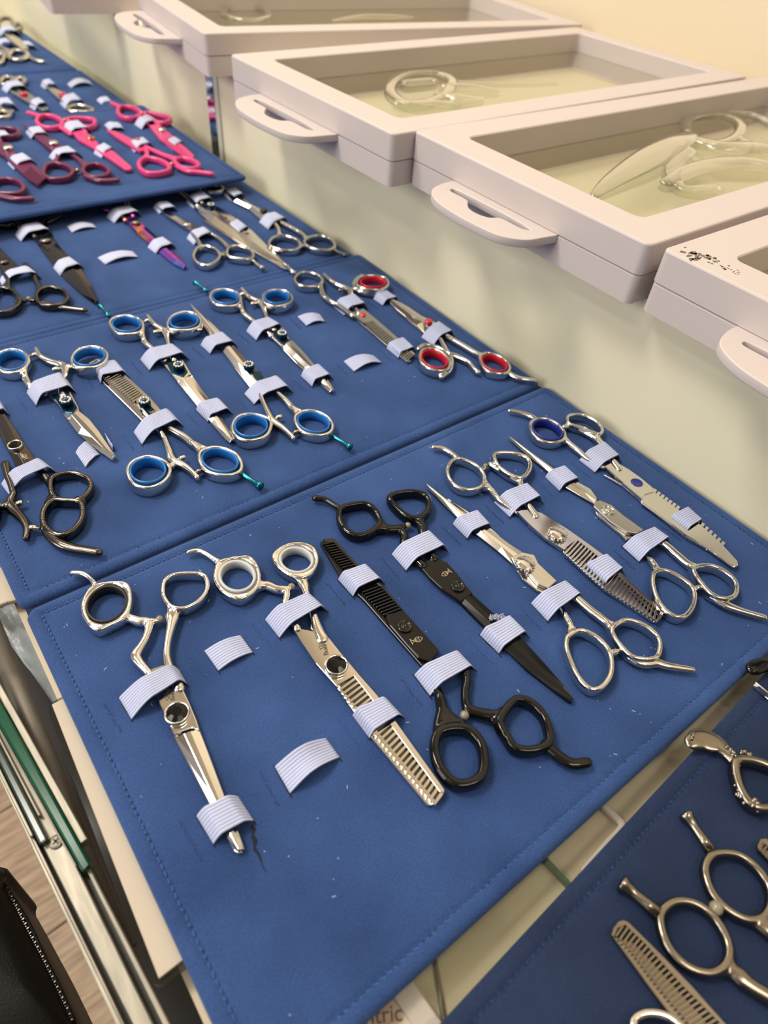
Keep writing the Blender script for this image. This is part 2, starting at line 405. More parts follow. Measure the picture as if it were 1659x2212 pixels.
    def screw(s, x, y, r, z1=7.2, z0=3.5, kind='gem', m=None, gem='black_gem'):
        """r in mm"""
        c = s.c.p(x, y, z1 * MM); zb = s.zb; V, F = [], []; r *= MM; Z0 = zb + z0 * MM; Z1 = zb + z1 * MM
        if kind == 'gem':
            lathe(V, F, c, [(r * 0.92, Z0), (r, Z0 + 0.4 * MM), (r, Z1 - 0.8 * MM), (r * 0.95, Z1 - 0.2 * MM), (r * 0.88, Z1 - 0.05 * MM), (r * 0.84, Z1 - 0.4 * MM), (0.001 * r, Z1 - 0.5 * MM)], 32)
            o = s.mesh('pivot_screw', V, F, m); V, F = [], []
            lathe(V, F, c, [(r * 0.84, Z1 - 0.7 * MM), (r * 0.82, Z1 - 0.2 * MM), (r * 0.42, Z1 + 0.7 * MM), (0.002 * r, Z1 + 0.72 * MM)], 10)
            g = new_mesh('gem', V, F, gem, o, False)
        elif kind == 'flower':
            lathe(V, F, c, [(r * 0.86, Z0), (r * 0.92, Z0 + 0.5 * MM), (r * 0.92, Z1 - 1.2 * MM), (r * 0.8, Z1 - 0.6 * MM), (0.002 * r, Z1 - 0.6 * MM)], 24)
            o = s.mesh('pivot_screw', V, F, 'deep_teal_metal'); V, F = [], []
            for k in range(10):
                a = 2 * math.pi * k / 10
                ball(V, F, (c[0] + r * 0.70 * math.cos(a), c[1] + r * 0.70 * math.sin(a), Z1 - 0.3 * MM), r * 0.21, 8, 6, 0.8)
            lathe(V, F, c, [(r * 0.66, Z1 - 0.9 * MM), (r * 0.60, Z1 - 0.5 * MM), (0.002 * r, Z1 - 0.5 * MM)], 20)
            new_mesh('petal_ring', V, F, 'warm_silver', o); V, F = [], []
            ball(V, F, (c[0], c[1], Z1 - 0.3 * MM), r * 0.40, 12, 8, 0.7); new_mesh('gem', V, F, 'blue_gem', o)
        elif kind == 'knurl':
            lathe(V, F, c, [(r * 0.85, Z0), (r * 0.88, Z1 - 1.0 * MM), (r * 0.97, Z1 - 0.7 * MM), (r, Z1 - 0.3 * MM), (r * 0.95, Z1), (0.002 * r, Z1 + 0.1 * MM)], 32)
            for k in range(16):
                a = 2 * math.pi * k / 16
                ball(V, F, (c[0] + r * math.cos(a), c[1] + r * math.sin(a), Z1 - 1.1 * MM), r * 0.15, 6, 5)
            o = s.mesh('pivot_screw', V, F, m)
        elif kind == 'flat':
            lathe(V, F, c, [(r, Z0), (r, Z1 - 0.25 * MM), (r * 0.92, Z1), (r * 0.62, Z1 - 0.05 * MM), (r * 0.58, Z1 - 0.35 * MM), (r * 0.36, Z1 - 0.35 * MM), (r * 0.32, Z1), (r * 0.08, Z1), (0.002 * r, Z1 - 0.4 * MM)], 32)
            o = s.mesh('pivot_screw', V, F, m)
        else:
            lathe(V, F, c, [(r, Z0), (r, Z1 - 0.8 * MM), (r * 0.8, Z1 - 0.1 * MM), (0.002 * r, Z1)], 20)
            o = s.mesh('pivot_screw', V, F, m)
        return o
    def bumper(s, x, y, r=2.0, m='clear_rubber', z=3.8):
        V, F = [], []; c = s.c.p(x, y, z * MM); ball(V, F, (c[0], c[1], s.zb + z * MM), r * MM, 12, 8); return s.mesh('bumper', V, F, m)
    def knob(s, a, b_, r, m=None, z=4.0, name='tension_knob'):
        V, F = [], []; p = s.c.p(*a, z * MM); q = s.c.p(*b_, z * MM); d = q - p
        sweep(V, F, [(*(p + d * t), 2 * r * k * MM, 2 * r * k * MM) for t, k in ((0, .6), (.3, .6), (.36, 1), (.9, 1), (1, .8))], False, 12, 1.0, cap=False)
        return s.mesh(name, V, F, m)
    def post(s, a, b_, r0, r1, m=None, z=3.6, flare=1.9):
        """removable finger rest: thin stem flaring to a cap at b"""
        V, F = [], []; p = s.c.p(*a, z * MM); q = s.c.p(*b_, z * MM); d = q - p
        sweep(V, F, [(*(p + d * t), 2 * r * MM, 2 * r * MM) for t, r in ((0, r0 * 1.3), (.3, r0 * 1.05), (.6, r0 * 0.9), (.85, r1 * 0.85), (.96, r1 * 1.2), (1, r1 * 1.1))], False, 14, 1.0, cap=False)
        return s.mesh('finger_rest', V, F, m)
    def text(s, body, a, b_, z=4.6, m='etch_dark', height=None):
        p = s.c.p(*a, z * MM); q = s.c.p(*b_, z * MM); d = q - p; L = np.linalg.norm(d[:2])
        cu = bpy.data.curves.new('engraving', 'FONT'); cu.body = body; cu.size = height * MM if height else L / max(1, len(body)) * 1.6
        cu.extrude = 0.00004; cu.materials.append(MT[m])
        o = to_mesh('engraving', cu); o.parent = s.o
        o.location = (p - np.array(s.o['_w'])).tolist(); o.rotation_euler = (0, 0, math.atan2(d[1], d[0]))
    def fish(s, x, y, dx, dy, size, z=4.6, m='etch_light'):
        """small fish emblem: pointed oval with letters, K-shaped tail; (dx, dy) points to the head in the photo, size in mm"""
        V, F = [], []; c = s.c.p(x, y, z * MM); e = s.c.p(x + dx, y + dy, z * MM) - c; e /= np.linalg.norm(e); nrm = np.array([-e[1], e[0], 0]); k = size * MM
        zz = s.zb + z * MM
        def pt(u, v): q = c + e * u * k + nrm * v * k; return (q[0], q[1], zz, 0.045 * k, 0.0001)
        for sg in (1, -1):
            sweep(V, F, [pt(t, sg * 0.27 * math.cos((t - 0.1) / 0.45 * math.pi / 2)) for t in np.linspace(-0.35, 0.55, 12)], False, 6, 1, cap=False)
        sweep(V, F, [pt(-0.35, 0.0), pt(-0.62, 0.26)], False, 6, 1, cap=False); sweep(V, F, [pt(-0.35, 0), pt(-0.62, -0.26)], False, 6, 1, cap=False)
        sweep(V, F, [pt(-0.60, 0.34), pt(-0.60, -0.34)], False, 6, 1, cap=False)
        for u, ltr in ((-0.12, 'B'), (0.14, 'S')):
            if ltr == 'S': L_ = [(0.10, 0.10), (0.02, 0.13), (-0.04, 0.06), (0.02, 0.0), (0.08, -0.06), (0.02, -0.13), (-0.06, -0.10)]
            else: L_ = [(-0.05, -0.14), (-0.05, 0.14), (0.05, 0.12), (0.06, 0.03), (-0.05, 0.0), (0.07, -0.04), (0.07, -0.12), (-0.05, -0.14)]
            sweep(V, F, [pt(u + a * 1.1, b_ * 1.2) for a, b_ in L_], False, 6, 1, cap=False)
        s.mesh('engraved_emblem', V, F, m, False)

# ------------------------------------------------------------------ setting
def slab(name, x0, x1, y0, y1, z0, z1, m, bw=0.0):
    V, F = [], []; box(V, F, x0, x1, y0, y1, z0, z1)
    o = new_mesh(name, V, F, m, None, False, (0.5 * (x0 + x1), 0.5 * (y0 + y1), z0)); struct(o)
    if bw: bev(o, bw)
    return o
WX = 0.3690
slab('wall_right', WX, WX + 0.02, -0.6, 1.9, -0.14, 0.0925, 'cream_panel')
slab('trim_1', WX + 0.02, 0.88, -0.6, 1.9, 0.0725, 0.0925, 'cream_panel')             # ledge the frames lie on
slab('wall_back', 0.86, 0.90, -1.2, 3.2, 0.0925, 2.3, 'cream_wall')
slab('contrast_panel', -2.4, 1.4, -1.50, -1.45, -0.80, 1.75, 'contrast_dark')  # unseen dark panel behind the camera, added to darken metal reflections and near-facing sides
slab('ceiling', -2.4, 2.6, -2.2, 3.6, 2.3, 2.34, 'ceiling_paint')
slab('trim_2', -0.012, WX, -0.45, 1.9, -0.030, -0.020, 'shelf_board')                 # inner bottom of the showcase
slab('trim_3', -0.041, -0.012, -0.45, 1.9, -0.110, -0.100, 'dark_interior')
fl = slab('floor', -2.4, 0.86, -2.2, 3.6, -0.80, -0.752, 'dark_interior')
# floor planks: each a part of the floor
fa = un(94, 2028, -0.75); fb = un(142, 1993, -0.75); dv = (fb - fa) / np.linalg.norm(fb - fa); nv = np.array([-dv[1], dv[0], 0])
for k in range(-3, 5):
    for j in range(3):
        o0 = fa + nv * 0.19 * k; s0 = -1.2 + j * 0.95 + (0.33 if k % 2 else 0.0)
        V, F = [], []
        prism(V, F, [o0 + dv * s0 + nv * 0.0008, o0 + dv * (s0 + 0.948) + nv * 0.0008, o0 + dv * (s0 + 0.948) + nv * 0.1884, o0 + dv * s0 + nv * 0.1884], -0.752, -0.745 - 0.0006 * ((k + j) % 2))
        fl['_w'] = [float(c) for c in fl.location]
        new_mesh('floor_plank', V, F, 'wood', fl, False)

# glass shelf in two sheets under the blue cases
for i, (y0, y1, lb) in enumerate(((0.0, 1.9, 'long clear glass shelf sheet carrying the blue scissors cases'),
                                  (-0.45, -0.0015, 'clear glass shelf sheet under the shade-darkened case'))):
    V, F = [], []; box(V, F, 0.004, WX - 0.001, y0, y1, -0.0125, -0.0068)
    o = new_mesh('glass_shelf', V, F, 'shelf_glass', None, False, (0.18, y0, -0.0125)); tag(o, lb, 'glass shelf')
V, F = [], []
a = un(1173, 1853, -0.015); b_ = un(1232, 1916, -0.015); d = (b_ - a); e1 = a - d * 2.5; e2 = b_ + d * 1.5; nn = np.array([-d[1], d[0], 0]); nn /= np.linalg.norm(nn)
prism(V, F, [e1, e2, e2 + nn * -0.09, e1 + nn * -0.09], -0.0195, -0.0151)
o = new_mesh('glass_plate', V, F, 'shelf_glass', None, False, e1); tag(o, 'loose glass plate with green edge seen in the gap between the cases', 'glass plate')
V, F = [], []; prism(V, F, [e1 + nn * 0.0016, e2 + nn * 0.0016, e2, e1], -0.0195, -0.0150)
o['_w'] = [float(c) for c in o.location]; g = new_mesh('polished_edge', V, F, 'plate_glass_edge', o, False); g['label'] = 'green polished edge'
V, F = [], []
P_ = [un(x, y, -0.017) for x, y in ((1180, 1560), (1245, 1665), (1296, 1733), (1330, 1766), (1342, 1780), (1338, 1794), (1312, 1822), (1262, 1880))]
sweep(V, F, [(*c_, 0.0032, 0.0030) for c_ in catmull(P_, False, 5)], False, 10, 0.5)  # pale rim added to stand for a reflection in the glass
o = new_mesh('reflection_rim', V, F, 'card_white', None, True, P_[3]); tag(o, 'pale rounded shape standing for a reflection under the glass in the gap between the cases', 'reflection_shape')
# strip standing in for a dark panel-edge groove, at the lower end of the gap
a = un(938, 2060, -0.019); b_ = un(962, 2230, -0.019)
V, F = [], []; sweep(V, F, [(*a, .0016, .002), (*b_, .002, .002)], False, 8, 0.6)
o = new_mesh('seam', V, F, 'brown_metal', None, True, a); tag(o, 'thin dark strip standing in for a groove at a panel edge in the gap', 'seam')

# ------------------------------------------------------------------ blue cases
def inset_loop(Q, d, r, seg=6):
    """rounded loop of the convex quad Q (ccw) moved inwards by d"""
    n = len(Q); L = []
    for i in range(n):
        a = Q[i]; b = Q[(i + 1) % n]; t = (b - a) / np.linalg.norm(b - a); nn = np.array([-t[1], t[0]]); L.append((a + nn * d, t))
    C = []
    for i in range(n):
        (p, t), (q, s_) = L[i - 1], L[i]
        m = np.array([[t[0], -s_[0]], [t[1], -s_[1]]]); k = np.linalg.solve(m, q - p); C.append(p + t * k[0])
    out = []; rr = max(r - d, 0.0006)
    for i in range(n):
        c = C[i]; t0 = L[i - 1][1]; t1 = L[i][1]
        half = math.acos(max(-1, min(1, float(t0 @ t1)))) / 2; cut = rr * math.tan(half)
        p0 = c - t0 * cut; n0 = np.array([-t0[1], t0[0]]); cen = p0 + n0 * rr
        a0 = math.atan2(*(p0 - cen)[::-1])
        for k in range(seg + 1):
            a = a0 + 2 * half * k / seg; out.append(cen + rr * np.array([math.cos(a), math.sin(a)]))
    return np.array(out)
def dash_loop(V, F, Q, d, step, ln, wd, z, h, r=0.006, jit=0.0):
    L = inset_loop(Q, d, r); n = len(L)
    for i in range(n):
        a = L[i]; b = L[(i + 1) % n]; D = np.linalg.norm(b - a)
        if D < step: continue
        t = (b - a) / D; m = int(D / step)
        for k in range(m):
            c = a + t * step * (k + 0.5); ang = random.uniform(-jit, jit) + math.atan2(t[1], t[0]); tt = np.array([math.cos(ang), math.sin(ang)]); nn = np.array([-tt[1], tt[0]])
            prism(V, F, [c - tt * ln / 2 - nn * wd / 2, c + tt * ln / 2 - nn * wd / 2, c + tt * ln / 2 + nn * wd / 2, c - tt * ln / 2 + nn * wd / 2], z, z + h)
def panel(case, Q, zt, th, m='blue_suede', r=0.006, stitch=True, fine=True):
    Q = [np.asarray(q, float)[:2] for q in Q]
    prof = [(0.0008, -th), (0.0, -th * 0.75), (0.0, -th * 0.45), (0.0010, -0.0011), (0.0024, -0.0002), (0.0045, 0.0), (0.0062, -0.0003), (0.0070, -0.0009), (0.0078, -0.0004), (0.0100, 0.0), (0.020, 0.0)]
    V, F = [], []; loops = [inset_loop(Q, d, r) for d, _ in prof]; n = len(loops[0])
    for L, (d, z) in zip(loops, prof): V += [(p[0], p[1], zt + z) for p in L]
    for j in range(len(prof) - 1):
        for i in range(n): i2 = (i + 1) % n; F.append((j * n + i, j * n + i2, (j + 1) * n + i2, (j + 1) * n + i))
    F.append(tuple(range(n))[::-1]); F.append(tuple((len(prof) - 1) * n + i for i in range(n)))
    o = new_mesh('panel', V, F, m, case)
    if stitch:
        V, F = [], []; dash_loop(V, F, Q, 0.0070, 0.0030, 0.0011, 0.0006, zt - 0.0012, 0.0009)
        s = new_mesh('stitching', V, F, 'thread', o, False); s['kind'] = 'stuff'
        V, F = [], []; dash_loop(V, F, Q, 0.0067, 0.0030, 0.0018, 0.00032, zt - 0.0010, 0.0007, jit=0.35)
        s = new_mesh('stitching', V, F, 'light_thread' if m == 'blue_suede' else 'thread', o, False); s['kind'] = 'stuff'
    return o
def ccw(*P):
    P = [np.asarray(p, float)[:2] for p in P]
    a = sum(P[i][0] * P[(i + 1) % len(P)][1] - P[(i + 1) % len(P)][0] * P[i][1] for i in range(len(P)))
    return P if a > 0 else P[::-1]
def rect(x0, x1, y0, y1): return ccw((x0, y0), (x1, y0), (x1, y1), (x0, y1))

caseA = thing('scissors_case', 'open two-panel blue suede scissors case nearest the camera', 'case', (0.18, 0.25, -0.006), 'blue scissors cases')
P1 = panel(caseA, rect(-0.0092, 0.3665, 0.0166, 0.2478), 0.0, 0.006)
P2 = panel(caseA, ccw((-0.0100, 0.2500), (0.3655, 0.2500), (0.3690, 0.4945), (-0.0100, 0.4945)), 0.0, 0.006)
V, F = [], []; box(V, F, -0.008, 0.365, 0.2465, 0.2515, -0.0055, -0.0035); hinge = new_mesh('hinge_cloth', V, F, 'darkened_blue_suede', caseA, False)
caseB = thing('scissors_case', 'blue suede scissors case panel half hidden under the pink scissors case', 'case', (0.17, 0.6, -0.008), 'blue scissors cases')
P3 = panel(caseB, ccw((-0.05, 0.4955), (0.3655, 0.4955), (0.3600, 0.735), (-0.055, 0.735)), -0.0018, 0.005, stitch=False)
Z4 = 0.0165
q = [un(535, 380, Z4), un(310, 225, Z4), un(0, 262, Z4), un(0, 470, Z4)]
q[2] = q[1] + (q[2] - q[1]) * 1.35; q[3] = q[0] + (q[3] - q[0]) * 1.6; q[2][0] = q[3][0]
caseC = thing('scissors_case', 'blue case with pink and purple scissors overlapping the silver ones', 'case', ((q[0] + q[2]) / 2), 'blue scissors cases')
P4 = panel(caseC, ccw(*q), Z4, 0.0045)
Z5 = 0.0
q5 = [un(318, 242, Z5), un(174, 150, Z5), un(0, 147, Z5)]
caseD = thing('scissors_case', 'far open blue case, two panels, behind the pink scissors', 'case', (0.15, 1.15, -0.006), 'blue scissors cases')
P5 = panel(caseD, ccw((0.353, 0.95), (0.351, 1.183), (0.02, 1.19), (0.02, 0.955)), Z5, 0.006, stitch=False)
P6 = panel(caseD, ccw((0.349, 1.187), (0.345, 1.445), (0.02, 1.452), (0.02, 1.194)), Z5, 0.006, stitch=False)
ea = un(950, 2212); eb = un(1659, 1447); ed = (eb - ea) / np.linalg.norm(eb - ea); en = np.array([ed[1], -ed[0], 0])
ea = ea - ed * 0.05; eb = ea + ed * 0.36
caseE = thing('scissors_case', 'blue suede scissors case in front, darkened for shade, holding oval-ring thinning scissors', 'case', ((ea + eb) / 2 + en * 0.1), 'blue scissors cases')
PE = panel(caseE, ccw(ea, eb, eb + en * 0.23, ea + en * 0.23), 0.0, 0.006, m='darkened_blue_suede')

def strap(pan, crop, zb, Lf, Ln, Rf, Rn, h=6.5, u1=0.38, u2=0.82, ribs=9, fine=True, label=None, slit=True, sag=0.0):
    """ribbed elastic band: ends at the board at L and R (far and near corner of each end), raised h mm over what it holds"""
    c = Ctx(crop, zb); lf, ln, rf, rn = (c.p(x, y, 0.4 * MM) for x, y in (Lf, Ln, Rf, Rn))
    nu = 22 if fine else 10; nv = ribs * 6 if fine else 4; V, F = [], []
    def prof(u):
        f = lambda t: 1 - (1 - max(0, min(1, t))) ** 1.45
        return h * MM * min(f(u / (u1 * 0.86)), f((1 - u) / (1 - u2)))
    ph = random.uniform(0, 6)
    for side in (0, 1):
        for i in range(nu + 1):
            u = i / nu
            for j in range(nv + 1):
                v = j / nv
                p = (lf * (1 - v) + ln * v) * (1 - u) + (rf * (1 - v) + rn * v) * u
                z = zb + 0.3 * MM + prof(u) * (1 - sag * 0.12 * math.sin(math.pi * v) + 0.03 * math.sin(7 * u + ph + 3 * v))
                z += (0.45 * MM + (0.34 * MM * abs(math.sin(math.pi * v * ribs)) ** 0.6 if fine else 0)) if side == 0 else 0
                V.append((p[0], p[1], z))
    n1 = (nu + 1) * (nv + 1); w_ = nv + 1
    for i in range(nu):
        for j in range(nv):
            a = i * w_ + j; F.append((a, a + 1, a + w_ + 1, a + w_)); F.append((n1 + a, n1 + a + w_, n1 + a + w_ + 1, n1 + a + 1))
    for i in range(nu):
        a = i * w_; F.append((a, a + w_, n1 + a + w_, n1 + a)); a += nv; F.append((a, n1 + a, n1 + a + w_, a + w_))
    for j in range(nv):
        a = j; F.append((a, n1 + a, n1 + a + 1, a + 1)); a = nu * w_ + j; F.append((a, a + 1, n1 + a + 1, n1 + a))
    o = new_mesh('elastic_strap', V, F, 'elastic', pan)
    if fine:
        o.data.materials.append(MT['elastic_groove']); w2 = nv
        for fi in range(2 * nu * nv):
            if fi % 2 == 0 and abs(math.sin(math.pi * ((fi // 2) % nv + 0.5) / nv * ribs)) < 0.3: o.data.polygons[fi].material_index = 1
    if label: o['label'] = label
    if slit:
        V, F = [], []
        for p, q_, s in ((lf, ln, -1), (rf, rn, 1)):
            d = q_ - p; L = np.linalg.norm(d); d = d / L; nn = np.array([-d[1], d[0], 0]) * s
            if nn[0] * s < 0: nn = -nn
            a0 = q_ - d * 0.0012 if random.random() < 0.6 else p - d * 0.001; a1 = q_ + d * random.uniform(0.0008, 0.0022); k = 5
            pts = [a0 + (a1 - a0) * t / k for t in range(k + 1)]
            up = [x + nn * random.uniform(0.0001, 0.0006) for x in pts]; dn = [x - nn * 0.0003 for x in pts]
            prism(V, F, up + dn[::-1], zb - 0.0004, zb + 0.00012)
        new_mesh('slit', V, F, 'dark_slit', pan, False)['kind'] = 'stuff'
        V, F = [], []
        for p, q_, s in ((lf, ln, -1),):
            d = q_ - p; k = 9
            for t in range(k):
                c0 = p + d * ((t + 0.5) / k * 1.3 - 0.15) + np.array([-0.0062 + random.uniform(-.0004, .0004), random.uniform(-.0004, .0004), 0]); a = math.atan2(d[1], d[0]) + random.uniform(-0.5, 0.5)
                tt = np.array([math.cos(a), math.sin(a), 0]) * 0.0009; m2 = np.array([-tt[1], tt[0], 0]) * 0.22
                prism(V, F, [c0 - tt - m2, c0 + tt - m2, c0 + tt + m2, c0 - tt + m2], zb - 0.0003, zb + 0.0003)
        new_mesh('tack_stitches', V, F, random.choice(('thread', 'blue_tuft')), pan, False)['kind'] = 'stuff'
    return o

V, F = [], []
tc_ = [(543, 1783, 1.0), (549, 1793, 1.6), (545, 1806, 1.3), (552, 1820, 1.8), (549, 1833, 1.2), (560, 1848, 0.9), (566, 1868, 0.35), (574, 1884, 0.2)]
up, dn = [], []
for x, y, w_ in tc_:
    c_ = un(x, y); up.append(c_ + np.array([w_ * 0.0006, 0, 0])); dn.append(c_ - np.array([w_ * 0.0005, 0.0001, 0]))
for i in range(len(up) - 1): prism(V, F, [up[i], up[i + 1], dn[i + 1], dn[i]], -0.0004, 0.00012)
o = new_mesh('tear', V, F, 'dark_slit', P1, False); o['label'] = 'dark frayed tear in the suede'
# lint on the two near panels
for pan, (x0, x1, y0, y1), cnt in ((P1, (0, .36, .025, .24), 110), (P2, (0, .36, .26, .48), 60)):
    V, F = [], []
    for k in range(cnt):
        x = random.uniform(x0, x1); y = random.uniform(y0, y1); a = random.uniform(0, 3.14); L = random.choice((0.0002, 0.0003, 0.0008))
        t = np.array([math.cos(a), math.sin(a)]) * L; m2 = np.array([-t[1], t[0]]) / L * 0.00011; c = np.array([x, y])
        prism(V, F, [c - t - m2, c + t - m2, c + t + m2, c - t + m2], 0.0, 0.00015)
    new_mesh('lint', V, F, 'elastic', pan, False)['kind'] = 'stuff'

# ------------------------------------------------------------------ display frames on the ledge
ZF0, ZFM, ZFT = 0.0930, 0.1115, 0.1300
def ring_shell(V, F, fr, W, Lx, b, z0, z1, ins=0.0):
    O = inset_loop(ccw((0, 0), (Lx, 0), (Lx, W), (0, W)), ins, 0.005); I = inset_loop(ccw((b, b), (Lx - b, b), (Lx - b, W - b), (b, W - b)), 0, 0.006)
    n = len(O); k0 = len(V)
    def add(L, z): V.extend([fr(p[0], p[1], z) for p in L])
    add(O, z0); add(O, z1 - 0.0012); add(inset_loop(ccw((0, 0), (Lx, 0), (Lx, W), (0, W)), ins + 0.0004, 0.005), z1 - 0.0004)
    add(inset_loop(ccw((0, 0), (Lx, 0), (Lx, W), (0, W)), ins + 0.0013, 0.005), z1)
    add(inset_loop(ccw((b, b), (Lx - b, b), (Lx - b, W - b), (b, W - b)), -0.0008, 0.006), z1); add(I, z1 - 0.0008); add(I, z0)
    for j in range(6):
        for i in range(n):
            i2 = (i + 1) % n; F.append((k0 + j * n + i, k0 + j * n + i2, k0 + (j + 1) * n + i2, k0 + (j + 1) * n + i))
    for i in range(n): i2 = (i + 1) % n; F.append((k0 + 6 * n + i, k0 + 6 * n + i2, k0 + i2, k0 + i))
def frame(N, ang, W, Lx, label, tab=True, t0=0.064, tk=1.0):
    N = np.array(N, float); ca, sa = math.cos(ang), math.sin(ang)
    fr = lambda x, y, z: (N[0] + x * ca - y * sa, N[1] + x * sa + y * ca, z)
    c = fr(Lx / 2, W / 2, ZF0); o = thing('display_frame', label, 'frame', c, 'white display frames along the ledge')
    for nm, z0, z1, ins in (('lower_shell', ZF0, ZFM - 0.0005, 0.0005), ('upper_shell', ZFM, ZFT, 0.0)):
        V, F = [], []; ring_shell(V, F, fr, W, Lx, 0.028, z0, z1, ins); s = new_mesh(nm, V, F, 'frame_plastic', o, True)
        for p in s.data.polygons: p.use_smooth = False
    V, F = [], []
    for z in (ZFM + 0.0004,):
        prism(V, F, [fr(x, y, 0) for x, y in ((0.0275, 0.0275), (Lx - 0.0275, 0.0275), (Lx - 0.0275, W - 0.0275), (0.0275, W - 0.0275))], z, z + 0.0003)
    new_mesh('clear_film', V, F, 'clear_film', o, False)
    if tab:
        cu = bpy.data.curves.new('hanger_tab', 'CURVE'); cu.dimensions = '2D'; cu.fill_mode = 'BOTH'; cu.extrude = 0.0020; cu.bevel_depth = 0.0007; cu.bevel_resolution = 2
        k = W / 0.222
        out = catmull([(0.004, 0.064), (-0.010, 0.066), (-0.024, 0.069), (-0.034, 0.080), (-0.0375, 0.098), (-0.038, 0.122), (-0.035, 0.142), (-0.026, 0.157), (-0.012, 0.163), (0.004, 0.164)], False, 5)
        hole = catmull([(-0.009, 0.080), (-0.0075, 0.100), (-0.008, 0.130), (-0.009, 0.150), (-0.0125, 0.1535), (-0.0158, 0.150), (-0.016, 0.134), (-0.0185, 0.130), (-0.0245, 0.122), (-0.0255, 0.112), (-0.0225, 0.104), (-0.017, 0.101), (-0.0155, 0.096), (-0.0150, 0.082), (-0.012, 0.077)], True, 5)
        for L in (out, hole):
            L = np.array([(a_[0] * (1 + (tk - 1) * 0.4), t0 + (a_[1] - 0.064) * tk) for a_ in L])
            sp = cu.splines.new('POLY'); sp.points.add(len(L) - 1); sp.use_cyclic_u = True
            for i, q in enumerate(L):
                w3 = fr(q[0], q[1], 0); sp.points[i].co = (w3[0] - c[0], w3[1] - c[1], 0, 1)
        cu.materials.append(MT['frame_plastic']); t = to_mesh('hanger_tab', cu); t.parent = o; t.location = (0, 0, ZFM - 0.0030 - ZF0)
    return o, fr
f2N = un(850, 290, ZFT); f3N = un(1405, 530, ZFT); f1N = un(440, 72, ZFT)
fr1 = frame(f1N, -0.118, 0.235, 0.50, 'second white display frame from the far end, swung away from its neighbour', t0=0.074, tk=1.4)
fr2 = frame(f2N, 0.020, 0.238, 0.485, 'white display frame holding glossy clear scissors-shaped bubble, between its neighbours', t0=0.0686, tk=1.17)
fr3 = frame(f3N, 0.002, 0.214, 0.485, 'white display frame with milky clear pouch, beside the frame with the dark floral print')
fr4 = frame((f3N[0] + 0.002, f3N[1] - 0.006 - 0.222, 0), -0.006, 0.222, 0.485, 'nearest white display frame with dark floral print on its rim')
f0N = un(243, 34, ZF0)
fr0 = frame((f0N[0] - 0.068, f0N[1] + 0.02, 0), -0.15, 0.235, 0.50, 'farthest white display frame, only its corner in view', tab=False)
# floral print on the rim of the nearest frame
V, F = [], []
for k in range(70):
    t = random.random(); px = 1478 + 118 * t + random.gauss(0, 4); py = 537 + 52 * t + random.gauss(0, 5) + 8 * math.sin(t * 9) * (1 - t)
    py = max(py, 530 + 0.52 * (px - 1478) - 6); c = un(px, py, ZFT); r = random.uniform(0.0006, 0.0024) * (1.3 - t)
    if t > 0.55 and random.random() < 0.5: continue
    n_ = 7; a0 = random.uniform(0, 6)
    prism(V, F, [c + np.array([math.cos(a0 + 6.283 * i / n_) * r * random.uniform(.5, 1.2), math.sin(a0 + 6.283 * i / n_) * r * random.uniform(.4, 1), 0]) for i in range(n_)], ZFT, ZFT + 0.0001)
V4 = [Vector(v) for v in V]
pr = new_mesh('floral_print', V, F, 'floral_ink', fr4[0], False); pr['kind'] = 'stuff'; pr['label'] = 'dark floral print'

# clear resin shapes inside the frames
def blister(name, label, rings, paths, z=ZFM + 0.0009, flat=0.35):
    V, F = [], []; c0 = un(*rings[0][0][0], z)
    for pts, wd in rings:
        P = np.array([(*un(x, y, z)[:2], z + wd * MM * flat / 2, wd * MM, wd * MM * flat) for x, y in pts]); sweep(V, F, catmull(P, True, 5), True, 12, 0.9)
    for pts in paths:
        P = np.array([(*un(q_[0], q_[1], z)[:2], z + q_[2] * MM * flat / 2, q_[2] * MM, q_[2] * MM * flat) for q_ in pts]); sweep(V, F, catmull(P, False, 5), False, 14, 0.9)
    o = new_mesh(name, V, F, 'clear_resin', None, True, c0); tag(o, label, 'clear pouch', 'clear pouches inside the frames')
    return o
blister('clear_pouch', 'glossy clear bubble shaped like scissors inside the middle frame',
        [([(845, 205), (850, 178), (885, 162), (940, 162), (975, 175), (965, 205), (930, 222), (880, 228)], 11)],
        [[(960, 190, 10), (1010, 195, 16), (1070, 200, 10)], [(950, 210, 12), (1000, 222, 18), (1040, 215, 8)], [(860, 228, 10), (930, 232, 16), (985, 228, 8)], [(975, 178, 6), (1060, 182, 6), (1150, 182, 5), (1205, 180, 3)], [(880, 185, 14), (930, 180, 14)]])
blister('clear_pouch', 'milky crumpled clear bubble shaped like scissors in the frame beside the floral one',
        [([(1480, 275), (1500, 255), (1560, 252), (1598, 270), (1590, 298), (1550, 312), (1500, 305)], 10)],
        [[(1490, 300, 16), (1450, 325, 26), (1390, 360, 26), (1320, 400, 16), (1285, 425, 8)], [(1500, 310, 16), (1560, 330, 22), (1640, 330, 20), (1700, 350, 12)], [(1440, 400, 12), (1520, 370, 20), (1620, 365, 22), (1700, 380, 12)],
         [(1480, 335, 18), (1450, 370, 14), (1470, 410, 10), (1540, 415, 14)], [(1560, 245, 8), (1620, 250, 10), (1680, 275, 8)], [(1590, 300, 10), (1625, 320, 12), (1660, 318, 8)]])
blister('clear_pouch', 'clear oval bubble in the frame swung away, near its handle',
        [([(482, 28), (500, 19), (540, 18), (575, 26), (578, 38), (550, 46), (505, 42)], 9)], [[(505, 42, 8), (492, 38, 8), (478, 33, 5)], [(720, 46, 5), (780, 40, 12), (850, 40, 12), (890, 38, 4)]])

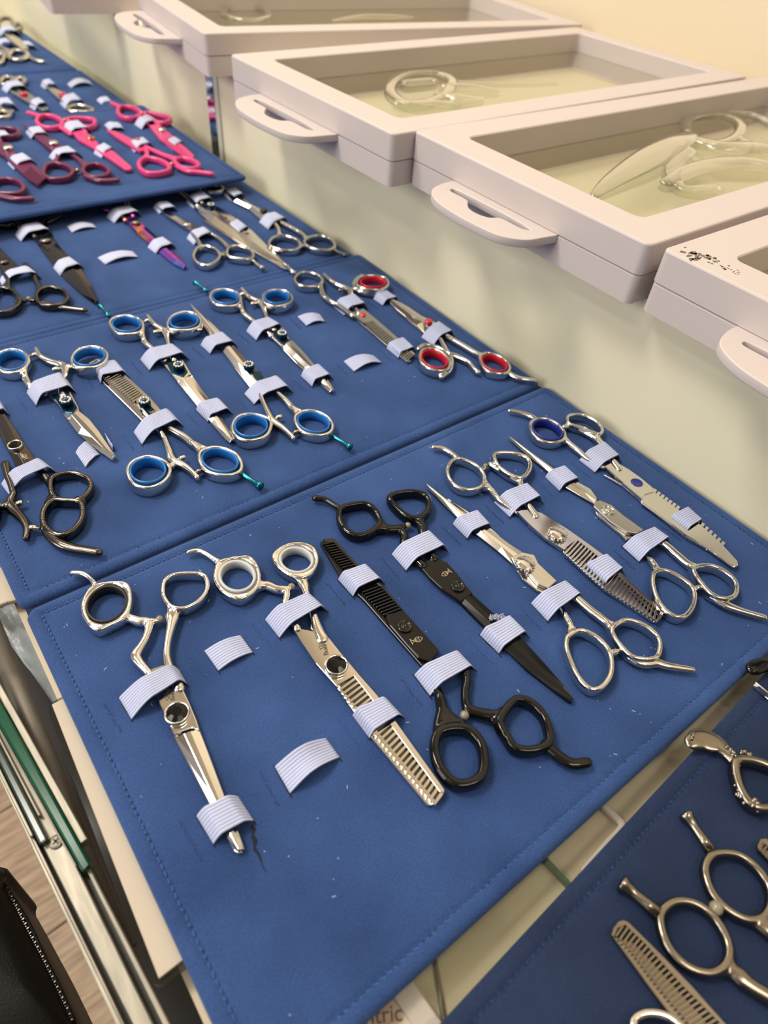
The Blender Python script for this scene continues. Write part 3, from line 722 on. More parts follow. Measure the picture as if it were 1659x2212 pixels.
# mirrored strip standing where two wall panels meet
V, F = [], []; box(V, F, 0.3625, 0.3688, 0.765, 0.783, -0.001, 0.0928)
o = new_mesh('mirror_strip', V, F, 'mirror_strip', None, False, (0.3656, 0.774, 0)); bev(o, 0.0008); tag(o, 'narrow upright mirrored strip on the cream wall beside the pink scissors', 'mirror strip')

# ------------------------------------------------------------------ things at the lower left
def line_at(p, q_, z):
    a, b = un(*p, z), un(*q_, z); return a, (b - a)
ZR = -0.030
def stripe(V, F, Lp, Rp, z0, z1, t0=-0.2, t1=1.0):
    a, d = line_at(Lp[0], Lp[1], ZR); b, e = line_at(Rp[0], Rp[1], ZR)
    prism(V, F, [a + d * t0, a + d * t1, b + e * t1, b + e * t0], z0, z1)
tp = lambda xt, xb: ((xt, 1900), (xb, 2210))
track = thing('door_track', 'worn aluminium sliding door track with two grooves beside the wood floor', 'track', un(230, 2050, ZR - 0.012))
Lns = dict(l=tp(101, 248), g1a=tp(111, 262), l1=tp(118, 268), g1b=tp(129, 286), r0=tp(134, 292), g2a=tp(180, 331), r1=tp(184, 338), g2b=tp(196, 350), r=tp(208, 367))
for nm, a_, b_, z0, z1, mm_ in (('track_base', 'l', 'r', ZR - 0.012, ZR - 0.006, 'track_groove'), ('track_rib', 'l', 'g1a', ZR - 0.006, ZR - 0.0015, 'aluminium'),
                             ('track_rib', 'g1a', 'l1', ZR - 0.006, ZR, 'aluminium'), ('track_rib', 'g1b', 'g2a', ZR - 0.006, ZR, 'aluminium'), ('track_rib', 'g2b', 'r', ZR - 0.006, ZR, 'aluminium')):
    V, F = [], []; stripe(V, F, Lns[a_], Lns[b_], z0, z1, -1.6, 1.5); o = new_mesh(nm, V, F, mm_, track, False); bev(o, 0.0006)
V, F = [], []; c = un(121.5, 1819, ZR); lathe(V, F, c, [(0.0030, ZR - 0.001), (0.0030, ZR + 0.0006), (0.0022, ZR + 0.0010), (0.00001, ZR + 0.0010)], 20)
s_ = new_mesh('screw', V, F, 'aluminium', track)
V, F = [], []
for a_ in (0.4, 0.4 + math.pi / 2):
    t = np.array([math.cos(a_), math.sin(a_), 0]) * 0.0015; m2 = np.array([-t[1], t[0], 0]) * 0.25; prism(V, F, [c - t - m2, c + t - m2, c + t + m2, c - t + m2], ZR + 0.0008, ZR + 0.00115)
new_mesh('screw_slot', V, F, 'track_groove', s_ if False else track, False)
# the two panes stand in the grooves
ZP = ZR + 0.004
def pane(lf0, lf1, rt0, rt1, m, label, rims, ext=0.35):
    a, b, c, d = un(*lf0, ZP), un(*lf1, ZP), un(*rt1, ZP), un(*rt0, ZP)
    a2 = a + (a - b) * ext; d2 = d + (d - c) * ext; o = thing('sliding_glass_pane', label, 'glass pane', (a + c) / 2 - np.array([0, 0, 0.009]), 'sliding glass panes in the track')
    V, F = [], []; prism(V, F, [a2, b, c, d2], ZR - 0.005, ZP); p = new_mesh('pane', V, F, m, o, False); bev(p, 0.0010)
    V, F = [], []
    for s0, s1, off, wd in rims:
        u = (b - a2) / np.linalg.norm(b - a2); nn = np.array([-u[1], u[0], 0]); q0 = (a2, b) if s0 == 'L' else (d2, c); sg = 1 if s0 == 'L' else -1
        if (c - b) @ nn > 0: nn = -nn
        e0 = q0[0] + nn * sg * off; e1_ = q0[1] + nn * sg * off - u * s1
        prism(V, F, [e0, e1_, e1_ + nn * sg * wd, e0 + nn * sg * wd], ZR - 0.0005, ZP - 0.0008)
    r = new_mesh('channel_rim', V, F, 'aluminium', o, False); bev(r, 0.0004)
pane((0, 1569), (177, 1884), (0, 1512), (195, 1864), 'plate_glass_edge', 'green-edged glass pane in the inner groove of the track', [('L', 0.004, 0.0004, 0.0008), ('R', 0.010, 0.0004, 0.0030)])
pane((0, 1655), (85, 1826), (0, 1610), (104, 1812), 'dark_glass_edge', 'nearly black glass pane edge in the outer groove of the track', [('L', 0.006, 0.0004, 0.0012), ('R', 0.012, 0.0004, 0.0010)])
# light rigid sheet in a clear sleeve under the near case
V, F = [], []; zs = -0.0075
P_ = [un(112, 1522, zs), un(343, 2113, zs), un(420, 2053, zs)]
P_ = [P_[0], P_[1], P_[1] + (P_[2] - P_[1]) * 3.0, P_[0] + (P_[2] - P_[1]) * 3.0]
sh = thing('price_sheet', 'plain pale card sheet with clear rim poking out under the near case', 'sheet', (sum(P_) / 4) - np.array([0, 0, 0.0035]))
prism(V, F, P_, zs - 0.0025, zs); new_mesh('card', V, F, 'paper', sh, False)
V, F = [], []; cc = sum(P_) / 4
prism(V, F, inset_loop(ccw(*[p for p in P_]), -0.0028, 0.002), zs - 0.0033, zs - 0.0024); o = new_mesh('clear_rim', V, F, 'clear_sleeve', sh, False)
# brown cabinet rail and pale box end further left
a = un(0, 1395, -0.045); b_ = un(150, 1760, -0.045); V, F = [], []; d = b_ - a
sweep(V, F, [(*(a - d * 0.8), 0.010, 0.008), (*(a + d * 1.6), 0.010, 0.008)], False, 16, 0.8, cap=False)
o = new_mesh('cabinet_rail', V, F, 'brown_metal', None, True, a); tag(o, 'brown metal rail running beside the green-edged glass pane', 'rail')
V, F = [], []; zz = -0.012
p0, p1, p2 = un(18, 1302, zz), un(0, 1312, zz), un(0, 1262, zz)
prism(V, F, [un(16, 1300, zz), un(-60, 1330, zz), un(-60, 1130, zz), un(-2, 1225, zz), un(60, 1200, zz), un(60, 1290, zz)], zz - 0.003, zz)
o = new_mesh('card_box', V, F, 'paper', None, False, p0); bev(o, 0.001); tag(o, 'pale card corner sticking out under the left edge of the second blue panel', 'card')
# crumpled grey plastic bag lying in the cabinet
gx, gy = 40, 26; V, F = [], []
A0, B0, C0 = un(-40, 1300, -0.075), un(260, 1720, -0.075), un(120, 1250, -0.075)
random.seed(11)
ph = [random.uniform(0, 6) for _ in range(8)]
for i in range(gx + 1):
    for j in range(gy + 1):
        u, v = i / gx, j / gy; p = A0 + (B0 - A0) * u + (C0 - A0) * v
        z = 0.004 * math.sin(9 * u + ph[0] + 4 * v) + 0.003 * abs(math.sin(14 * v + ph[1] + 6 * u)) + 0.003 * math.sin(23 * u - 11 * v + ph[2]) + 0.012 * math.sin(math.pi * u) * math.sin(math.pi * v)
        V.append((p[0], p[1], p[2] + z - 0.01))
for i in range(gx):
    for j in range(gy):
        a = i * (gy + 1) + j; F.append((a, a + gy + 1, a + gy + 2, a + 1))
o = new_mesh('plastic_bag', V, F, 'plastic_bag', None, True, A0); m_ = o.modifiers.new('solid', 'SOLIDIFY'); m_.thickness = 0.0008
tag(o, 'crumpled grey plastic bag in the dark gap left of the near case', 'bag')

# black leather bag with zip, bottom left corner
outl = [(-10, 1868), (12, 1905), (40, 1955), (70, 2012), (100, 2068), (128, 2125), (150, 2172), (168, 2212), (190, 2290), (60, 2400), (-260, 2400), (-260, 1900)]
zb_ = -0.10; C_ = sum(un(x, y, zb_) for x, y in outl) / len(outl)
loops = []
ring0 = catmull([un(x, y, zb_) for x, y in outl], True, 4)
for k, (s_, dz) in enumerate(((0.90, -0.05), (0.985, -0.010), (1.0, -0.004), (0.985, 0.0), (0.965, 0.0015), (0.94, 0.0), (0.90, 0.004), (0.8, 0.012), (0.6, 0.020), (0.3, 0.024))):
    loops.append(np.array([C_ + (q - C_) * s_ + np.array([0, 0, dz]) for q in ring0]))
V = []; F = []; n_ = len(ring0)
for L in loops: V += [tuple(q) for q in L]
for j in range(len(loops) - 1):
    for i in range(n_): i2 = (i + 1) % n_; F.append((j * n_ + i, j * n_ + i2, (j + 1) * n_ + i2, (j + 1) * n_ + i))
F.append(tuple((len(loops) - 1) * n_ + i for i in range(n_))); F.append(tuple(range(n_))[::-1])
bag = thing('leather_bag', 'black leather bag with metal zips in the bottom left corner', 'bag', C_ - np.array([0, 0, 0.05]))
new_mesh('bag_body', V, F, 'black_leather', bag)
def teeth(path, step, size, z, nm):
    V, F = [], []; P = catmull([un(x, y, z) for x, y in path], False, 10); d = [0]
    for i in range(1, len(P)): d.append(d[-1] + np.linalg.norm(P[i] - P[i - 1]))
    m = int(d[-1] / step)
    for k in range(m):
        s0 = k * step; p = np.array([np.interp(s0, d, P[:, i]) for i in range(3)]); q = np.array([np.interp(s0 + step * .5, d, P[:, i]) for i in range(3)])
        t = (q - p) / (np.linalg.norm(q - p) + 1e-9); nn = np.array([-t[1], t[0], 0]); off = nn * size * (0.35 if k % 2 else -0.35)
        prism(V, F, [p + off - nn * size * .6 - t * step * .22, p + off - nn * size * .6 + t * step * .22, p + off + nn * size * .6 + t * step * .22, p + off + nn * size * .6 - t * step * .22], z, z + 0.0012)
    new_mesh(nm, V, F, 'zip_metal', bag, False)['kind'] = 'stuff'
teeth([(-4, 1890), (28, 1945), (62, 2012), (92, 2070), (120, 2128), (142, 2175), (158, 2216)], 0.0013, 0.0009, zb_ + 0.002, 'fine_zip_teeth')
teeth([(-6, 2120), (12, 2150), (32, 2182), (60, 2216)], 0.0034, 0.0034, zb_ + 0.013, 'zip_teeth')
V, F = [], []; P = [un(x, y, zb_ + 0.002) for x, y in ((-10, 1880), (22, 1930), (60, 1990), (100, 2075), (130, 2135), (160, 2205))]
sweep(V, F, [(*p, 0.0016, 0.0016) for p in catmull(P, False, 6)], False, 8); new_mesh('piping', V, F, 'black_leather', bag)

# boxed frame with print, bottom centre, under the near case
zf = -0.0130
c0 = un(888, 2114, zf); c1 = un(957, 2212, zf); ux = (c1 - c0) / np.linalg.norm(c1 - c0); vx = np.array([ux[1], -ux[0], 0])   # ux towards the camera, vx to the left
if vx[0] > 0: vx = -vx
bx = thing('boxed_print', 'white boxed card with purple lettering under the near case, bottom centre', 'box', c0 - np.array([0, 0, 0.007]))
def quadp(u0, u1, v0, v1): return [c0 + ux * u0 + vx * v0, c0 + ux * u1 + vx * v0, c0 + ux * u1 + vx * v1, c0 + ux * u0 + vx * v1]
V, F = [], []; prism(V, F, quadp(-0.02, 0.14, 0, 0.13), zf - 0.0068, zf - 0.002); o = new_mesh('box_body', V, F, 'card_white', bx, False); bev(o, 0.0008)
V, F = [], []
for q_ in (quadp(-0.02, 0.14, 0, 0.0085), quadp(-0.02, 0.14, 0.1215, 0.13), quadp(-0.02, -0.0115, 0.0085, 0.1215)): prism(V, F, q_, zf - 0.002, zf)
o = new_mesh('raised_rim', V, F, 'card_white', bx, False); bev(o, 0.0005)
V, F = [], []; prism(V, F, quadp(-0.0115, 0.14, 0.0085, 0.1215), zf - 0.002, zf - 0.0016); new_mesh('print_sheet', V, F, 'print_paper', bx, False)
cu = bpy.data.curves.new('lettering', 'FONT'); cu.body = 'ntric'; cu.extrude = 0.00005; cu.materials.append(MT['print_ink'])
pa = un(788, 2214, zf - 0.0016); pb = un(864, 2206, zf - 0.0016); cu.size = np.linalg.norm(pb - pa) / 1.72
o = to_mesh('lettering', cu); o.parent = bx; o.location = (pa + np.array([0, 0, 0.0002]) - np.array(bx['_w'])).tolist(); o.rotation_euler = (0, 0, math.atan2((pb - pa)[1], (pb - pa)[0]))

# ------------------------------------------------------------------ scissors on the near panel
GN = 'scissors on the nearest blue panel'
# 1 silver, black gem, blade down, far left
s = Scissors('scissors', 'silver shears with black gem screw and black ring liner, leftmost on the near panel', 'A', 0, (722, 1185), GN)
r1 = [(190, 375), (280, 354), (390, 360), (418, 440), (408, 520), (375, 578), (290, 622), (212, 652), (150, 600), (117, 510), (140, 430)]
s.handle([(r1, 2.3, -0.6)], [[(392, 565, 4), (470, 592, 4.6), (540, 605, 4.6), (525, 690, 3.6), (490, 755, 3.8), (455, 812, 5.0), (480, 862, 4.2), (540, 930, 3.6), (600, 1010, 4.5)], [(530, 600, 4), (572, 596, 3.0), (600, 596, 2.4)]])
s.insert([(200, 392), (290, 375), (380, 392), (400, 450), (385, 520), (350, 575), (280, 608), (210, 612), (160, 575), (140, 505), (155, 440)], 'black_rubber', 0.6, 1.3)
s.rest([(192, 362, 3.2, 3.4), (165, 325, 2.2, 3), (112, 288, 2.8, 3), (45, 282, 2.4, 2.6)])
s.handle([([(632, 400), (645, 335), (705, 298), (800, 290), (888, 298), (920, 350), (905, 420), (850, 478), (770, 515), (690, 505), (645, 455)], 2.3)],
         [[(700, 500, 9.5), (690, 560, 6.8), (685, 620, 4.6), (668, 700, 3.6), (657, 780, 3.4), (660, 850, 3.8), (690, 940, 4.4), (735, 1030, 5)]])
s.bumper(612, 592, 2.0)
s.blade([(540, 915), (650, 880), (745, 1005), (800, 1120), (850, 1240), (872, 1310), (822, 1292), (700, 1335), (665, 1250), (590, 1095)], 2.4, 4.4)
s.blade([(690, 1320), (725, 1395), (940, 1800), (1090, 2085), (1118, 2105), (1150, 2095), (960, 1760), (800, 1350)], 0.4, 2.3)
s.crest([(715, 1352), (790, 1500), (905, 1720), (1000, 1905), (1062, 2020), (1105, 2085)], [(868, 1300), (930, 1460), (1022, 1710), (1090, 1890), (1135, 2000), (1160, 2075)])
s.screw(722, 1190, 5.6); s.text('Bon', (712, 1112), (700, 1020), height=3.0); s.fish(662, 1080, -6, 40, 4.6, m='etch_dark')
strap(P1, 'A', 0, (350, 1100), (432, 1240), (735, 915), (790, 1010), 7.2, 0.5, 0.88, label='strap over the handles of the leftmost silver shears')
strap(P1, 'A', 0, (850, 1862), (960, 2045), (1118, 1735), (1222, 1895), 5.6, 0.3, 0.75)

# 2 silver thinning, white liners
s = Scissors('thinning_scissors', 'silver thinning scissors with white ring liners and black gem screw', 'B', 0, (850, 870), GN)
r1 = [(105, 212), (190, 195), (285, 185), (338, 245), (352, 325), (325, 392), (235, 450), (128, 405), (76, 325), (82, 255)]
s.handle([(r1, 2.2, -0.6)], [[(335, 365, 5), (400, 358, 5), (465, 382, 4.2), (520, 392, 4.4), (532, 430, 3.4), (520, 480, 3.2), (560, 560, 4), (600, 640, 4)], [(510, 390, 4), (555, 382, 2.4)]])
s.insert([(115, 235), (190, 218), (275, 215), (318, 262), (325, 325), (300, 380), (232, 415), (150, 385), (102, 322), (100, 270)], 'white_rubber', 0.4, 2.0)
s.rest([(98, 215, 4, 3.6), (58, 190, 2.8, 3.2), (10, 158, 2.6, 3), (-45, 140, 3, 3), (-98, 150, 2.6, 2.6)])
r2 = [(455, 160), (530, 110), (625, 98), (700, 130), (724, 195), (700, 265), (640, 312), (560, 298), (490, 252), (455, 205)]
s.handle([(r2, 2.2, -0.8)], [[(600, 300, 9.5), (635, 345, 5.8), (655, 405, 3.8), (682, 480, 3.8), (705, 560, 4), (730, 640, 5.2), (760, 700, 6)]])
s.insert([(480, 175), (540, 135), (620, 125), (680, 155), (698, 205), (680, 255), (630, 290), (560, 275), (505, 240)], 'white_rubber', 0.3, 1.9)
s.bumper(562, 378, 2.0)
s.blade([(690, 560), (715, 555), (750, 610), (790, 690), (730, 690), (680, 640)], 2.6, 4.6)
s.blade([(700, 850), (850, 1020), (1080, 1352), (1432, 1778), (1478, 1772), (1500, 1735), (1100, 1150), (880, 870)], 0.4, 2.3)
s.blade([(865, 1005), (965, 945), (1180, 1235), (1515, 1690), (1478, 1745), (1100, 1290), (885, 1040)], 1.0, 2.32, 'slot_shade_steel', 0.2, 'slot_shade_plate')  # dark plate standing in for shade in the comb slots
s.comb([(570, 635), (700, 662), (800, 700), (870, 790), (1000, 945), (1110, 1070), (1320, 1365), (1542, 1675), (1538, 1700), (1512, 1690), (1180, 1240), (1065, 1080), (962, 948), (850, 1012), (720, 868), (620, 720)],
       [(965, 955), (1180, 1240), (1512, 1690)], [(862, 1030), (1080, 1310), (1462, 1765)], 26, 0.58, z1=4.4)
s.blade([(1460, 1768), (1512, 1688), (1540, 1690), (1528, 1715), (1482, 1775)], 2.4, 4.2, bv=0.3)
s.screw(850, 872, 5.6); s.text('Boni', (800, 812), (775, 700), height=3.4); s.fish(755, 745, -8, 50, 5.0, m='etch_dark')
strap(P1, 'B', 0, (393, 590), (486, 707), (700, 452), (790, 532), 7.2, 0.35, 0.86, label='strap over the white-lined thinning scissors handles')
strap(P1, 'B', 0, (952, 1203), (1062, 1350), (1180, 1108), (1277, 1213), 6.2, 0.14, 0.8)
strap(P1, 'B', 0, (5, 790), (95, 918), (235, 690), (315, 800), 2.2, 0.5, 0.6, label='empty low strap')
strap(P1, 'B', 0, (455, 1530), (553, 1702), (780, 1348), (870, 1472), 6.0, 0.5, 0.55, label='empty arched strap', sag=2)

# 3 black thinning, tips up
s = Scissors('thinning_scissors', 'glossy black thinning scissors, comb tip pointing away', 'C', 0, (555, 830), GN, metal='black_metal')
s.handle([([(725, 1490), (748, 1425), (820, 1397), (912, 1405), (978, 1470), (1002, 1560), (995, 1648), (945, 1700), (855, 1712), (785, 1662), (738, 1580)], 3.8)],
         [[(880, 1400, 5), (830, 1355, 5), (785, 1310, 4.5)], [(740, 1450, 4.5), (752, 1370, 5), (765, 1300, 4.5)], [(800, 1410, 9), (790, 1350, 8), (768, 1290, 5.4), (752, 1220, 4.4), (732, 1165, 3.4, 3, 2.4), (715, 1120, 3, 2.4, 1.8)]], h=6.4)
s.handle([([(1098, 1335), (1178, 1240), (1260, 1253), (1330, 1318), (1364, 1400), (1366, 1480), (1292, 1520), (1183, 1512), (1128, 1442), (1095, 1385)], 3.5)],
         [[(1110, 1350, 5.5), (1050, 1330, 5.5), (965, 1312, 5), (908, 1285, 4.4), (895, 1190, 3.6), (905, 1110, 4), (850, 1020, 4)], [(1060, 1340, 4.5), (1100, 1420, 4.5)]], h=6.4)
s.rest([(1350, 1495, 5, 4), (1420, 1555, 5, 4), (1500, 1600, 4.6, 3.8), (1580, 1592, 4.4, 3.6)])
s.bumper(890, 1335, 2.2)
s.blade([(82, 372), (90, 352), (350, 660), (600, 960), (745, 960), (700, 1050), (650, 1060), (330, 695), (200, 570)], 0.4, 2.4, 'black_satin')
s.comb([(98, 346), (155, 343), (172, 358), (300, 500), (432, 605), (545, 742), (640, 850), (748, 968), (700, 1035), (630, 1012), (560, 935), (462, 800), (450, 770), (545, 752), (420, 612), (290, 508), (160, 368), (110, 368)],
       [(150, 362), (290, 508), (420, 612), (540, 745)], [(95, 372), (235, 545), (335, 665), (448, 780)], 30, 0.5, z1=4.4)
s.blade([(450, 772), (545, 745), (640, 850), (746, 968), (700, 1032), (632, 1010), (560, 935), (470, 830)], 2.4, 4.5, 'black_satin')
s.screw(557, 832, 3.9, 5.6, kind='flat', m='black_metal'); s.fish(625, 912, 40, -14, 5.4)
strap(P1, 'C', 0, (182, 577), (266, 672), (358, 520), (436, 592), 6.0, 0.2, 0.82)
strap(P1, 'C', 0, (608, 1110), (697, 1228), (870, 1000), (946, 1078), 6.8, 0.28, 0.84, label='strap over the black thinning scissors handles')

# 4 black shears, handles up
s = Scissors('scissors', 'glossy black shears, blade towards the camera', 'C', 0, (857, 605), GN, metal='black_metal')
s.handle([([(200, 170), (270, 148), (345, 145), (395, 190), (415, 250), (370, 300), (290, 322), (220, 285), (190, 225)], 3.2)],
         [[(395, 270, 6), (470, 285, 5.4), (530, 285, 5), (552, 320, 4.2), (552, 370, 4), (600, 430, 4.4), (660, 490, 5)], [(520, 280, 4), (560, 268, 2.4)]])
s.rest([(195, 172, 4.2, 3.6), (160, 150, 3, 3.2), (110, 120, 3.6, 3.2), (55, 112, 4, 3.4)])
s.handle([([(470, 110), (520, 85), (600, 76), (670, 95), (694, 145), (676, 195), (630, 225), (570, 213), (510, 165)], 3.2)],
         [[(620, 215, 7.5), (650, 262, 5), (656, 310, 4.2), (680, 380, 4.6), (720, 450, 5.4)]])
s.bumper(573, 272, 1.9)
s.blade([(630, 485), (720, 452), (790, 475), (850, 540), (900, 610), (938, 650), (870, 697), (760, 625), (690, 560)], 2.4, 4.6, 'black_satin')
s.blade([(760, 600), (880, 720), (1010, 850), (1240, 1080), (1480, 1262), (1498, 1262), (1300, 1060), (1100, 830), (900, 640)], 0.4, 2.4)
s.crest([(868, 700), (1000, 832), (1110, 955), (1240, 1075), (1380, 1185), (1480, 1258)], [(934, 656), (1080, 788), (1200, 892), (1340, 1045), (1440, 1160), (1503, 1242)], z1=4.3, m='black_satin')
s.screw(855, 607, 3.9, 5.8, kind='flat', m='black_metal'); s.fish(785, 540, -36, 24, 5.2)
strap(P1, 'C', 0, (482, 435), (563, 527), (710, 335), (792, 412), 7.0, 0.3, 0.86, label='strap over the black shears handles')
strap(P1, 'C', 0, (975, 887), (1083, 992), (1155, 800), (1240, 884), 5.8, 0.14, 0.82, label='strap with frayed upper edge')
V, F = [], []; cc = Ctx('C', 0)
for k in range(60):
    c0 = cc.p(random.uniform(1035, 1110), random.uniform(775, 800), 5.6 * MM); a = random.uniform(0, 3.14); t = np.array([math.cos(a), math.sin(a), 0]) * 0.0009; m2 = np.array([-t[1], t[0], 0]) * 0.12
    prism(V, F, [c0 - t - m2, c0 + t - m2, c0 + t + m2, c0 - t + m2], random.uniform(4.6, 6.3) * MM, 6.5 * MM)
new_mesh('frayed_threads', V, F, 'elastic', P1, False)['kind'] = 'stuff'

# 5 silver shears, tips away
s = Scissors('scissors', 'silver shears with domed ridged screw, slim tips pointing away beside the black shears', 'D', 0, (628, 735), GN)
s.handle([([(885, 1150), (958, 1125), (1050, 1168), (1110, 1235), (1130, 1310), (1118, 1392), (1062, 1457), (1000, 1458), (930, 1382), (886, 1282), (866, 1205)], 2.5)],
         [[(905, 1150, 5.5), (890, 1090, 3.6), (862, 1040, 3.2), (845, 1000, 3.2, 3, 2.4), (825, 965, 3, 2.4, 1.8)], [(1115, 1255, 4), (1160, 1245, 3.2)]])
s.handle([([(1135, 1110), (1205, 1066), (1300, 1085), (1385, 1145), (1410, 1210), (1392, 1275), (1330, 1292), (1250, 1275), (1185, 1215), (1145, 1160)], 2.5)],
         [[(1150, 1125, 5.5), (1085, 1062, 4.2), (1005, 1000, 4.4), (935, 940, 4.2), (870, 890, 4.5)]])
s.rest([(1195, 1235, 3.4, 4), (1250, 1285, 4.4, 4), (1320, 1312, 5, 4), (1390, 1308, 4.6, 3.6), (1460, 1328, 4, 3.2), (1598, 1350, 3, 2.4)])
s.bumper(1190, 1243, 1.6)
s.crest([(560, 745), (470, 665), (345, 568), (240, 475), (140, 380), (52, 288)], [(620, 680), (530, 622), (432, 548), (292, 445), (170, 358), (64, 286)], 2.2, 4.2)
s.blade([(60, 292), (300, 440), (440, 545), (575, 668), (600, 700), (540, 690), (300, 470)], 0.4, 2.2)
s.blade([(540, 720), (600, 700), (720, 850), (760, 885), (730, 912), (700, 900), (610, 830)], 0.5, 2.4)
s.blade([(545, 705), (610, 675), (680, 690), (705, 740), (812, 842), (762, 886), (700, 858), (640, 790), (575, 765)], 2.4, 4.6, 'satin_silver')
s.screw(628, 737, 5.2, 7.0, kind='knurl')
strap(P1, 'D', 0, (208, 515), (292, 600), (365, 465), (432, 538), 5.6, 0.2, 0.82)
strap(P1, 'D', 0, (660, 973), (757, 1078), (870, 868), (950, 938), 6.6, 0.28, 0.84)

# 6 silver thinning, handles away
s = Scissors('thinning_scissors', 'silver thinning scissors with domed ridged screw, comb blade towards the camera', 'D', 0, (818, 560), GN)
s.handle([([(240, 130), (310, 150), (365, 187), (392, 240), (377, 290), (310, 312), (240, 296), (195, 255), (178, 200), (198, 152)], 2.4)],
         [[(385, 280, 5.5), (430, 310, 3.8), (475, 362, 3.2), (530, 405, 3.2, 3.4, 3), (590, 440, 4, 3, 2.6)], [(370, 200, 4), (392, 184, 3)]])
s.rest([(240, 135, 4.6, 3.6), (215, 108, 3.4, 3.4), (160, 72, 3.8, 3), (98, 64, 3, 2.6)])
s.handle([([(455, 102), (540, 97), (620, 115), (656, 155), (648, 205), (602, 242), (540, 222), (480, 180), (455, 140)], 2.6)],
         [[(430, 160, 4), (500, 202, 4.6), (560, 240, 4.6), (598, 262, 4.2), (606, 305, 3.6), (640, 385, 4), (690, 460, 5)]])
s.bumper(398, 178, 1.7)
s.blade([(840, 668), (970, 792), (1082, 892), (1370, 1080), (1400, 1075), (1150, 830), (900, 590), (760, 540), (640, 520)], 0.4, 2.3)
s.blade([(870, 650), (925, 600), (1060, 706), (1408, 1012), (1395, 1045), (1100, 800), (880, 690)], 1.0, 2.32, 'slot_shade_steel', 0.2, 'slot_shade_plate')
s.comb([(575, 435), (650, 430), (720, 448), (790, 490), (870, 540), (1000, 632), (1100, 705), (1180, 795), (1432, 1020), (1420, 1032), (1405, 1015), (1170, 812), (1060, 708), (925, 602), (850, 660), (740, 592), (650, 512)],
       [(922, 602), (1060, 708), (1405, 1012)], [(850, 680), (965, 785), (1088, 888), (1388, 1072)], 27, 0.55, z1=4.4)
s.blade([(1380, 1075), (1412, 1015), (1432, 1022), (1412, 1060), (1392, 1080)], 2.4, 4.2, bv=0.3)
s.screw(818, 562, 5.2, 7.0, kind='knurl')
strap(P1, 'D', 0, (448, 390), (538, 476), (650, 308), (722, 382), 6.4, 0.34, 0.85)
strap(P1, 'D', 0, (963, 775), (1078, 880), (1105, 715), (1190, 788), 5.8, 0.12, 0.8)

# 7 silver shears, tips away, flat screw
s = Scissors('scissors', 'silver shears with engraved flat screw, tips pointing away between thinning and notched scissors', 'E', 0, (672, 688), GN)
s.handle([([(965, 1070), (1030, 1063), (1110, 1100), (1180, 1150), (1207, 1210), (1197, 1282), (1152, 1340), (1092, 1348), (1010, 1290), (962, 1200), (948, 1120)], 2.5)],
         [[(980, 1075, 6), (962, 1030, 3.8), (940, 1000, 3.2), (912, 965, 3.4, 3, 2.4), (895, 935, 3, 2.4, 1.8)], [(1195, 1180, 4), (1222, 1168, 3)]])
s.handle([([(1203, 1050), (1262, 1030), (1350, 1045), (1430, 1095), (1467, 1150), (1457, 1215), (1390, 1237), (1310, 1205), (1250, 1140), (1215, 1090)], 2.6)],
         [[(1215, 1062, 6), (1160, 1012, 4.4), (1090, 952, 4.6), (1030, 900, 4.4), (960, 850, 4.6)]])
s.rest([(1245, 1135, 3.2, 4), (1300, 1205, 4.4, 4), (1400, 1268, 5.2, 3.8), (1500, 1310, 4, 3.2), (1640, 1350, 3.4, 2.6)])
s.bumper(1228, 1172, 1.5)
s.crest([(585, 650), (500, 602), (410, 548), (312, 460), (180, 355), (52, 243)], [(605, 612), (560, 560), (482, 518), (350, 437), (200, 335), (66, 240)], 2.2, 4.2)
s.blade([(60, 244), (400, 468), (520, 545), (600, 612), (600, 650), (500, 590), (330, 470)], 0.4, 2.2)
s.blade([(575, 668), (640, 650), (800, 840), (830, 862), (780, 880), (740, 835), (600, 722)], 0.5, 2.4)
s.blade([(585, 642), (620, 630), (690, 660), (760, 720), (892, 815), (852, 836), (790, 830), (680, 762), (580, 668)], 2.4, 4.6, 'satin_silver')
s.screw(673, 688, 4.4, 5.3, kind='flat')
strap(P1, 'E', 0, (278, 490), (368, 577), (405, 452), (487, 522), 5.4, 0.2, 0.82)
strap(P1, 'E', 0, (757, 920), (860, 1015), (960, 828), (1042, 888), 6.4, 0.28, 0.84)

# 8 notched texturising scissors at the right edge
s = Scissors('texturising_scissors', 'silver scissors with notched teeth along both blade edges and violet-blue ring liner', 'E', 0, (847, 523), GN)
s.handle([([(215, 130), (290, 125), (360, 160), (402, 215), (387, 256), (320, 272), (250, 255), (205, 215), (190, 165)], 2.2)],
         [[(390, 245, 5), (440, 280, 3.8), (490, 320, 3.4), (550, 370, 3.4, 3.4, 3), (640, 418, 4, 3, 2.6)]])
s.insert([(222, 140), (290, 135), (350, 165), (388, 215), (375, 248), (320, 258), (255, 242), (215, 208), (200, 165)], 'violet_rubber', 0.3, 1.5, 6.8, label='violet-blue ring liner')
s.rest([(230, 130, 4.6, 3.6), (190, 104, 3.8, 3.2), (130, 84, 3.4, 2.8), (62, 72, 3, 2.6)])
s.handle([([(420, 115), (450, 99), (530, 104), (598, 143), (634, 188), (618, 218), (570, 205), (500, 178), (430, 152)], 2.2)],
         [[(398, 172, 3.4), (440, 162, 4.4), (520, 190, 6), (585, 228, 5.4), (622, 265, 4.6), (650, 310, 4), (700, 380, 4.6), (740, 430, 5)]])
V, F = [], []; cc = s.c
s.blade([(640, 470), (760, 540), (880, 640), (1150, 860), (1290, 935), (1440, 1040), (1380, 960), (1100, 720), (860, 560)], 0.4, 2.3)
